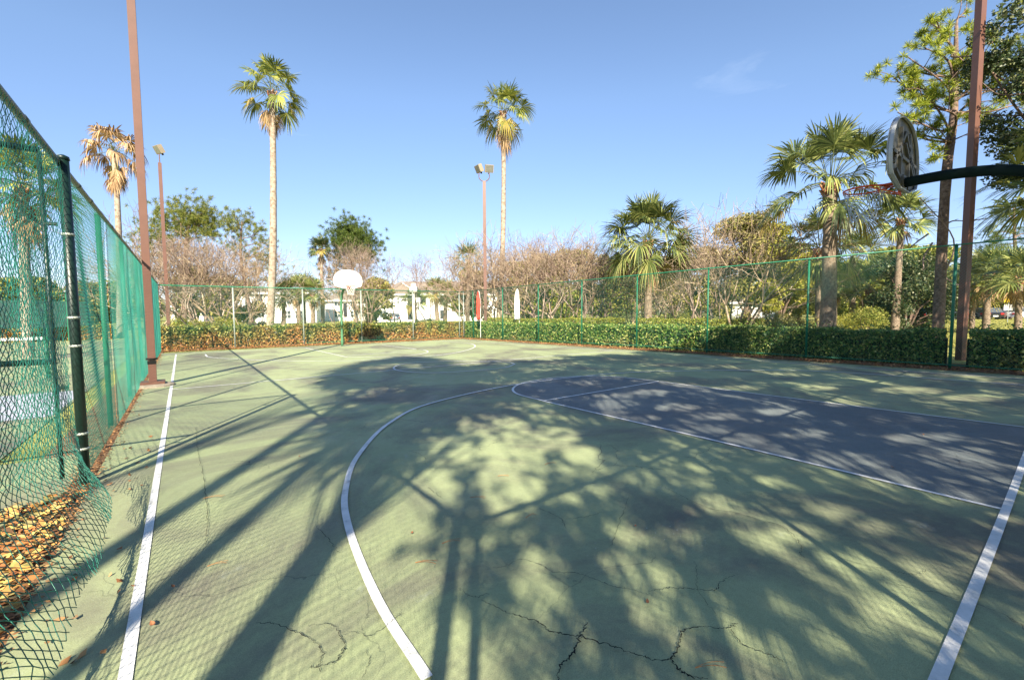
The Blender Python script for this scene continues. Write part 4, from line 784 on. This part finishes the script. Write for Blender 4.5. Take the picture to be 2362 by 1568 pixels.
LIT = A([(1180, 1085, 75, 115), (1130, 980, 75, 26), (1010, 1040, 95, 32), (950, 1130, 90, 42), (880, 1220, 100, 48), (640, 920, 160, 26), (860, 905, 60, 13), (760, 960, 130, 30), (1275, 1010, 60, 24), (1335, 1045, 42, 18), (1240, 1380, 66, 110), (1500, 1370, 55, 90), (1425, 1300, 40, 34), (1440, 1230, 45, 24),
  (1560, 1240, 45, 24), (1630, 1170, 52, 20), (1740, 1250, 48, 26), (1570, 1480, 30, 48), (1990, 1300, 60, 36), (2110, 1330, 85, 32), (2050, 1395, 70, 44), (2140, 1460, 60, 50), (1830, 1230, 62, 26), (1905, 1180, 60, 20), (2010, 1215, 50, 18), (2200, 1150, 72, 18), (2300, 1205, 60, 24), (1960, 1060, 75, 15), (2130, 1010, 85, 13), (2235, 1045, 60, 12),
  (1720, 1020, 42, 11), (1850, 1000, 62, 11), (1650, 960, 52, 9), (1560, 940, 50, 9), (1800, 950, 55, 8), (1940, 930, 60, 8), (2100, 900, 95, 8), (2250, 917, 80, 8), (1500, 905, 42, 7), (1410, 912, 40, 7), (1480, 965, 40, 9), (1400, 935, 35, 7), (1700, 895, 60, 6), (1880, 895, 50, 6), (1310, 1150, 30, 16), (1380, 1130, 26, 12), (1660, 1390, 34, 26), (1800, 1390, 40, 28), (1900, 1480, 46, 34), (1720, 1500, 30, 30), (700, 1120, 160, 60), (1050, 1450, 30, 60), (1130, 1330, 24, 40), (1350, 1480, 30, 40), (1640, 1080, 36, 12), (1520, 1060, 34, 11), (1780, 1110, 40, 13), (2060, 1120, 50, 13)], float)  # sun patches that the added crowns must leave open
def proj(Q):
    v = Q-CAM; z = v@fw; return CX+F*(v@RR)/z, CY-F*(v@UU)/z
def shadow_px(Q):
    g = Q.copy(); g[:, :2] += np.outer(Q[:, 2]*cot, SD[:2]); g[:, 2] = 0; return proj(g)
def not_lit(Q, grow=1.05):
    x, y = shadow_px(Q); k_ = np.ones(len(Q), bool)
    for cx_, cy_, a_, b_ in LIT: k_ &= ((x-cx_)/(a_*grow))**2+((y-cy_)/(b_*grow))**2 > 1
    return k_
seeds = [(2.8, 11), (6.2, 11.5), (10, 10.6), (14, 9.), (3.4, 7.2), (7, 7.4), (11, 6.4), (15, 4.8), (3.2, 3.2), (6.6, 3.2), (10.4, 2.), (14, .6), (3.4, .8), (6.8, .2)]
hts = [5.4+.50*y for x, y in seeds]; bases = [caster(x, y, h_) for (x, y), h_ in zip(seeds, hts)]
n = 1750; gx = .6+rng.random(n)*17; gy = -1.6+rng.random(n)**1.22*14.0
edge = 12.0+.55*np.sin(gx*1.7)+.4*np.sin(gx*3.9+1)-.16*np.clip(gx-7, 0, 20); ok = (gy < edge)&(gx > 1.35+.10*gy+.3*np.sin(gy*2)); gx, gy = gx[ok], gy[ok]
own = A([np.argmin([(x-a_)**2+(y-b_)**2 for a_, b_ in seeds]) for x, y in zip(gx, gy)])
words = ['first', 'second', 'third', 'fourth', 'fifth', 'sixth', 'seventh', 'eighth', 'ninth', 'tenth', 'eleventh', 'twelfth', 'thirteenth', 'fourteenth']
for i_, (b_, h_) in enumerate(zip(bases, hts)):
    sel = own == i_; z = 5.2+.50*gy[sel]+rng.normal(size=sel.sum())*.7; z = np.maximum(z, 3.6)
    C0 = np.c_[gx[sel]-SD[0]*cot*z, gy[sel]-SD[1]*cot*z, z]
    if not len(C0): continue
    t = empty('oak_tree', b_, words[i_]+' unseen oak added behind the camera, crown shaped to shade the court', 'tree', 'unseen trees added to shade the court'); off = C0-b_
    C = blob_pts(np.c_[C0, .20+.018*z+.16*rng.random(len(C0))], len(C0)*75); C = C[not_lit(C) | (rng.random(len(C)) < .10)]  # added foliage shaped by its cast shade, thinned over the sun patches
    cards('crown', C-b_, (.075+.010*h_)*(.6+.8*rng.random(len(C))), m_leafd, t, .55)
    trunkmesh([(0, 0, -.1), (.1, 0, h_*.3), (0, .1, h_*.62)], [.075, .06, .045], m_bark_p, t); S = []
    for c in off[::2]:
        m_id = A([0, .1, h_*.62])+(c-A([0, .1, h_*.62]))*.5+A([0, 0, .15]); S.append([0, .1, h_*.62, *m_id, .02, .013]); S.append([*m_id, *c, .013, .005])
    segs('limbs', S, m_bark_p, t, 6)
c = caster(18.2, 4., 7.); oak('oak_tree', (c[0]+1, c[1]-1, 0), (c[0], c[1], 8.), 2.4, 3.6, 'unseen oak added to shade the right-hand hedge', 12000, .16, m_leafd, 30, 51, .25, (.6, 1.1), 'unseen trees added to shade the court')  # added out of view so that the hedge falls in shade
# ------------------------------------------------------------------ buildings
def frame_at(px0, px1, D0, D1):
    a = base(px0, D0); b = base(px1, D1); u = nrm((b-a)*A([1, 1, 0])); return a, u, np.linalg.norm((b-a)[:2]), A([-u[1], u[0], 0])*(-1 if False else 1)
def building(px0, px1, D0, D1, eave, depth, label, rise, wins, stairs=None, gable=None, cat='building', name='apartment_building', roofm=m_roof, ang=0.):
    a, u, Ln, v = frame_at(px0, px1, D0, D1)
    if v @ nrm(a) < 0: v = -v
    t = empty(name, (0, 0, 0), label, cat)
    X = lambda s, d, z: a+u*s+v*d+A([0, 0, z])
    MB().add([X(0, 0, 0), X(Ln, 0, 0), X(Ln, depth, 0), X(0, depth, 0), X(0, 0, eave), X(Ln, 0, eave), X(Ln, depth, eave), X(0, depth, eave)], [(0, 1, 5, 4), (1, 2, 6, 5), (2, 3, 7, 6), (3, 0, 4, 7)]).build('wall', m_stucco, t)
    o_ = .6; r_ = MB()
    P = [X(-o_, -o_, eave), X(Ln+o_, -o_, eave), X(Ln+o_, depth+o_, eave), X(-o_, depth+o_, eave), X(depth*.35, depth/2, eave+rise), X(Ln-depth*.35, depth/2, eave+rise)]
    r_.add(P, [(0, 1, 5, 4), (1, 2, 5), (2, 3, 4, 5), (3, 0, 4)])
    rf_ = r_.build('roof', roofm, t)
    MB().obox(X(Ln/2, -o_-.02, eave-.12), u*(Ln/2+o_), v*.03, (0, 0, .16)).build('fascia', m_trim, t)
    MB().obox(X(Ln/2, depth/2, eave-.02), u*(Ln/2+o_-.05), v*(depth/2+o_-.05), (0, 0, .02)).build('soffit', m_trim, t)
    if gable:
        for s0, w_, gh in gable:
            MB().add([X(s0-w_, -o_-.1, eave+.02), X(s0+w_, -o_-.1, eave+.02), X(s0, -o_-.1, eave+gh), X(s0, depth*.4, eave+gh)], [(0, 2, 3), (1, 3, 2)]).build('gable_roof', roofm, t)
            MB().add([X(s0-w_, -o_-.05, eave+.02), X(s0+w_, -o_-.05, eave+.02), X(s0, -o_-.05, eave+gh-.1)], [(0, 1, 2)]).build('gable_wall', roofm, t)
            MB().tube([X(s0, -o_-.15, eave+gh), X(s0+w_, -o_-.15, eave)], .09, 4).build('barge_board', m_trim, t)
    for (s, z, ww, hh, kd) in wins:
        f = MB().obox(X(s, -.03, z), u*(ww/2+.08), v*.04, (0, 0, hh/2+.08)).build('window' if kd < 2 else 'breezeway_shade_panel', m_trim if kd == 0 else m_dark, t)  # openings are flat dark panels, their inner shade put into the colour
        if kd == 0: MB().obox(X(s, -.08, z), u*(ww/2), v*.015, (0, 0, hh/2)).build('pane', m_glass, f); MB().obox(X(s, -.10, z), u*.03, v*.01, (0, 0, hh/2)).obox(X(s, -.10, z), u*ww/2, v*.01, (0, 0, .03)).build('glazing_bar', m_trim, f)
    if stairs:
        for s0, s1, z0, z1 in stairs:
            b = MB(); n_ = 10
            for i_ in range(n_):
                f = (i_+.5)/n_; b.obox(X(s0+(s1-s0)*f, -1.2, z0+(z1-z0)*f), u*abs(s1-s0)/n_*.55, v*.5, (0, 0, .04))
            b.build('stair', m_conc, t); rr = MB()
            for dz in (.9, 1.0-.55): rr.tube([X(s0, -1.75, z0+dz), X(s1, -1.75, z1+dz)], .06, 6)
            for i_ in range(7):
                f = i_/6; rr.tube([X(s0+(s1-s0)*f, -1.75, z0+(z1-z0)*f), X(s0+(s1-s0)*f, -1.75, z0+(z1-z0)*f+.9)], .04, 5)
            rr.tube([X(s0, -1.75, z0), X(s1, -1.75, z1)], .12, 4).build('stair_railing', m_dark if z1 > z0 and s1 < s0 else m_trim, t)
    return t
W0 = lambda *s: [(x, z, 1.2, 1.4, 0) for x in s for z in (1.6, 4.3)]
building(866, 1150, 88, 92, 5.6, 13, 'white two-storey apartment block with grey-brown roof right of the far hoop', 3.0, W0(1.5, 17.2, 22.5)+[(6.9, 3.0, .9, 5.0, 2), (13.4, 4.4, .8, 1.6, 1), (13.4, 1.4, .8, 1.6, 1), (9.5, 4.4, 1.0, 1.5, 1), (4.5, 4.3, .5, 1.2, 0), (15.2, 4.5, 1.4, 1.1, 1)], [(8.0, 6.2, .2, 3.0)], [(5.5, 3.2, 2.2)])
building(536, 731, 80, 84, 5.7, 12, 'white two-storey apartment block behind the small cabbage palms', 1.2, W0(9.2, 11.2)+[(4.6, 4.4, .8, 1.8, 1), (3.2, 1.8, .8, 1.8, 1), (6., 1.6, .5, 1.6, 1)], [(1.0, 4.2, .3, 2.6)])
building(752, 846, 100, 104, 4.8, 10, 'low white apartment wing with brown roof directly behind the far hoop', 2.4, W0(2.5, 6.)+[(4.2, 2.5, .6, 3.0, 1)])
building(395, 470, 95, 97, 3.6, 9, 'white single-storey building seen between the left crape myrtles', 1.5, [(2., 1.6, 1.2, 1.2, 0)])
building(1685, 1790, 85, 80, 3.4, 9, 'cream house with grey roof glimpsed behind the big crape myrtle', 2., [(3, 1.6, 1.2, 1.2, 0), (6, 1.6, 1.2, 1.2, 0)], name='house', cat='house')
# ------------------------------------------------------------------ cars
def car(loc, rz, mp_, label, suv=False, s=1.):
    t = empty('parked_car', loc, label, 'car', 'cars parked beyond the lawn', rz, s)
    prof = [(-2.25, .35), (-2.28, .75), (-2.1, .98), (-1.75, 1.02), (1.0, 1.0), (1.95, .86), (2.25, .7), (2.28, .35)]
    if suv: prof = [(-2.25, .4), (-2.28, .9), (-2.2, 1.08), (1.05, 1.08), (1.95, .95), (2.25, .75), (2.28, .4)]
    cab = [(-1.85, 1.01), (-1.25, 1.42), (.05, 1.46), (.95, 1.0)] if not suv else [(-2.18, 1.06), (-1.98, 1.66), (.1, 1.72), (.95, 1.07)]
    MB().prism(prof, (1, 0, 0), (0, 0, 1), (0, -.88, 0), (0, 1.76, 0)).build('body', mp_, t)
    c0 = MB(); k_ = len(cab); V = [(x_, sy*(.84 if z_ < 1.2 else .66), z_) for sy in (-1, 1) for x_, z_ in cab]
    c0.add(V, [tuple(range(k_))[::-1], tuple(range(k_, 2*k_))]+[(i_, i_+1, k_+i_+1, k_+i_) for i_ in range(k_-1)]).build('cabin_glass', m_glass, t)
    zt = cab[1][1]; MB().box((cab[1][0]+.02, -.67, zt-.02), (cab[2][0]-.02, .67, zt+.05)).build('roof', mp_, t)
    for x_ in (-1.4, 1.4):
        for y_ in (-.86, .86):
            w0 = MB().tube([(x_, y_-.1, .34), (x_, y_+.1, .34)], .34, 16).build('wheel', m_rubber, t); MB().tube([(x_, y_-.115, .34), (x_, y_+.115, .34)], .2, 10).build('rim', m_galv, w0)
    for y_ in (-.68, .68): MB().box((-2.32, y_-.16, .78), (-2.24, y_+.16, .98)).build('tail_light', m_red, t); MB().box((2.2, y_-.18, .66), (2.29, y_+.16, .8)).build('headlight', m_whitep, t)
    for z_ in (.6,): MB().box((-2.31, -.26, z_-.08), (-2.27, .26, z_+.08)).build('licence_plate', m_whitep, t)
    return t
def vcar(px, D, rz, m_, lb, suv=False, z=.25): b = base(px, D); return car((b[0], b[1], z), rz, m_, lb, suv)
vcar(2262, 58, -.60+1.57-.3, m_cark, 'black SUV with red tail lights behind two palm trunks', True)
vcar(2312, 61, -.25, m_carb, 'bronze car parked right of the black SUV', False)
vcar(2350, 60, -.45, m_carw, 'white van-like car at the right edge behind the yellow sign', True)
vcar(2222, 60, .6, m_cars, 'blue-grey car left of the black SUV', False)
vcar(2183, 60, .8, m_card, 'dark slate car between the pine trunk and the green post', True)
vcar(2115, 64, -.5, m_carw, 'white car under the dark tree', False)
vcar(2083, 60, .9, m_cark, 'black car almost hidden in the dark tree shade', False)
vcar(912, 82, 1.2, m_carw, 'white car in front of the apartment stairs', True, 0.)
sheet('car_park', [tuple(base(2020, 52)[:2]), tuple(base(2480, 50)[:2]), tuple(base(2480, 74)[:2]), tuple(base(2020, 74)[:2])], .06, m_asph)
# lawn rising gently to the car park
V = []; nx, ny = 40, 20
for i_ in range(nx):
    for j in range(ny):
        px = 1700+i_*22; D = 19.5+j*2.0; q = base(px, D); V.append((q[0], q[1], -.008+.42*min(1, max(0, (j-1)/14))**1.3))
tag(mesh('lawn', V, A([(i_*ny+j, i_*ny+j+1, (i_+1)*ny+j+1, (i_+1)*ny+j) for i_ in range(nx-1) for j in range(ny-1)]), m_grass, None, True), kind='structure')
# grass tufts on the lawn
n = 40000; px = 1700+rng.random(n)*760; D = 19.5+rng.random(n)**1.2*34; C = A([base(a, b) for a, b in zip(px, D)]); C[:, 2] = .03+.42*np.clip((D-21.5)/28, 0, 1)**1.3
tag(cards('grass', C, .09*(.6+rng.random(n)), mat('grass_blade', 0, .8, island=rampc((.14, .17, .03), (.34, .33, .07), (.48, .42, .15)), trans=.2), None, .35), 'yellowing lawn grass beyond the right hedge', 'grass', kind='stuff')
# ------------------------------------------------------------------ signs, flags, lamp, tennis things
def sign(px, D, py, w_, h_, m_, label, shape='rect', more=None, cat='sign', name='sign'):
    b = base(px, D); zc = pt(px, py, D)[2]; az = math.atan2(b[1], b[0])-math.pi/2; t = empty(name, (b[0], b[1], 0), label, cat, None, az)
    MB().tube([(0, .03, 0), (0, .03, zc+h_/2)], .03, 8).build('post', m_galv, t)
    poly = [(-w_/2, -h_/2), (w_/2, -h_/2), (w_/2, h_/2), (-w_/2, h_/2)] if shape == 'rect' else [(w_/2*math.cos(a), h_/2*math.sin(a)) for a in np.arange(8)*math.pi/4+math.pi/8]
    MB().prism(poly, (1, 0, 0), (0, 0, 1), (0, -.02, zc), (0, .03, 0)).build('panel', m_, t)
    if more:
        for dz, w2, h2, m2, dx in more: MB().prism([(dx-w2/2, dz-h2/2), (dx+w2/2, dz-h2/2), (dx+w2/2, dz+h2/2), (dx-w2/2, dz+h2/2)], (1, 0, 0), (0, 0, 1), (0, -.025, zc), (0, .02, 0)).build('panel', m2, t)
    return t
sign(2322, 45, 690, .66, .62, m_yel, 'yellow square sign over a white one by the white car', more=[(-.85, .6, .62, m_whitep, 0)])
sign(2159, 45, 688, .4, 1.0, m_yel, 'tall narrow yellow sign beside the green fence post at right')
sign(731, 66, 693+17, .0001+.85, .85, m_galv, 'grey back of an octagonal stop sign before the white apartments', 'oct', [(.0, .5, .7, m_whitep, -.95)], cat='sign', name='stop_sign')
# red and white upright feather banners
def banner(px, D, yb, yt, wpx, m_, label, lean=0.):
    b = base(px, D); z0 = pt(px, yb, D)[2]; z1 = pt(px, yt, D)[2]; az = math.atan2(b[1], b[0])-math.pi/2+.3; t = empty('banner', (b[0], b[1], 0), label, 'banner', None, az); W = wpx*D/F; Hh = z1-z0
    MB().tube([(W/2, .02, 0), (W/2+.02, .02, z0+Hh*.6), (W/2*.6, .02, z1-.1), (lean*W, .02, z1+.02)], .02, 8).build('pole', m_whitep, t)
    V = []; K = 16
    for i_ in range(K+1):
        f = i_/K; r_ = W/2*min(1, 1.25*math.sqrt(max(0, 1-f**1.6))) if f > .25 else W/2*(.82+.18*f/.25); l_ = W/2*(1 if f < .5 else math.sqrt(max(0, 1-((f-.5)*2)**2))*.98+.02)
        for k_ in range(5): q = k_/4; V.append((-r_+(r_+l_)*q+lean*W*f*.4, .05*math.sin(q*6+f*9), z0+Hh*f))
    o = mesh('cloth', V, A([(i_*5+k_, i_*5+k_+1, (i_+1)*5+k_+1, (i_+1)*5+k_) for i_ in range(K) for k_ in range(4)]), m_, t, True); md = o.modifiers.new('s', 'SOLIDIFY'); md.thickness = .01
    return t
banner(1104, 27.5, 736, 671, 9, m_redf, 'red upright feather banner behind the right hedge near the far corner')
banner(1192, 27.5, 737, 667, 12, m_flagw, 'white upright feather banner behind the right hedge', .1)
# box lamp on a post above the far fence
b = base(956, 40); t = empty('box_lamp', (b[0], b[1], 0), 'white box-shaped lamp on a post above the far fence', 'lamp', None, -.6); z = pt(956, 667, 40)[2]
MB().tube([(0, 0, 0), (0, 0, z-.2)], .05, 8).build('post', m_whitep, t); MB().box((-.33, -.33, z-.25), (.33, .33, z+.2)).build('lamp_box', m_board, t); MB().box((-.2, -.2, z+.203), (.2, .2, z+.5)).build('cap', m_board, t)
# tennis net and windscreen
t = empty('tennis_net', (0, 0, 0), 'tennis net with white band behind the gate at far left', 'tennis net'); a = base(112, 11.5); b = A([-9.5, a[1]-1.5, 0]); zt = pt(112, 776, 11.5)[2]
MB().tube([(a[0], a[1], 0), (a[0], a[1], zt+.02)], .045, 10).build('net_post', m_green, t, True)
u = nrm(b-a); MB().obox((a+b)/2+A([0, 0, zt-.04]), (b-a)/2, np.cross(u, (0, 0, 1.))*.008, (0, 0, .035)).build('white_band', m_board, t)
chain('net_mesh', a, b-a, np.linalg.norm(b-a), .05, zt-.08, .09, .002, m_black, t)
t = empty('windscreen_fence', (0, 0, 0), 'far tennis court fence with grey-green windscreen cloth, seen through the mesh', 'fence')
a = base(-60, 25); b = base(205, 30); u = nrm((b-a)*A([1, 1, 0]))
MB().obox((a+b)/2+A([0, 0, 1.75]), (b-a)/2, np.cross(u, (0, 0, 1.))*.01, (0, 0, .85)).build('windscreen', m_screen, t)
S = [[*(a+(b-a)*f), *(a+(b-a)*f+A([0, 0, 3.1])), .04, .04] for f in np.linspace(0, 1, 6)]; 
for s_ in S: segs('post', [s_], m_green, t, 8)
MB().tube([a+A([0, 0, 3.1]), b+A([0, 0, 3.1])], .03, 8).build('top_rail', m_green, t)
hedge('hedge', tuple(base(-80, 27)[:2]), tuple(base(260, 31)[:2]), 1.2, .95, 16000, m_hedge1, 'brown-leaved hedge beyond the tennis court at left', .11)
# utility lines
for i_, (pa, ya, pb_, yb_) in enumerate(((1985, 552, 2500, 470), (1985, 575, 2500, 512))):
    P = [pt(pa+(pb_-pa)*f, ya+(yb_-ya)*f+8*math.sin(f*3.14), 60) for f in np.linspace(0, 1, 12)]
    tag(MB().tube(P, .016, 5).build('overhead_wire', m_cable), ['upper overhead wire crossing the sky at right', 'lower overhead wire crossing the sky at right'][i_], 'overhead wire', 'overhead wires at the right')
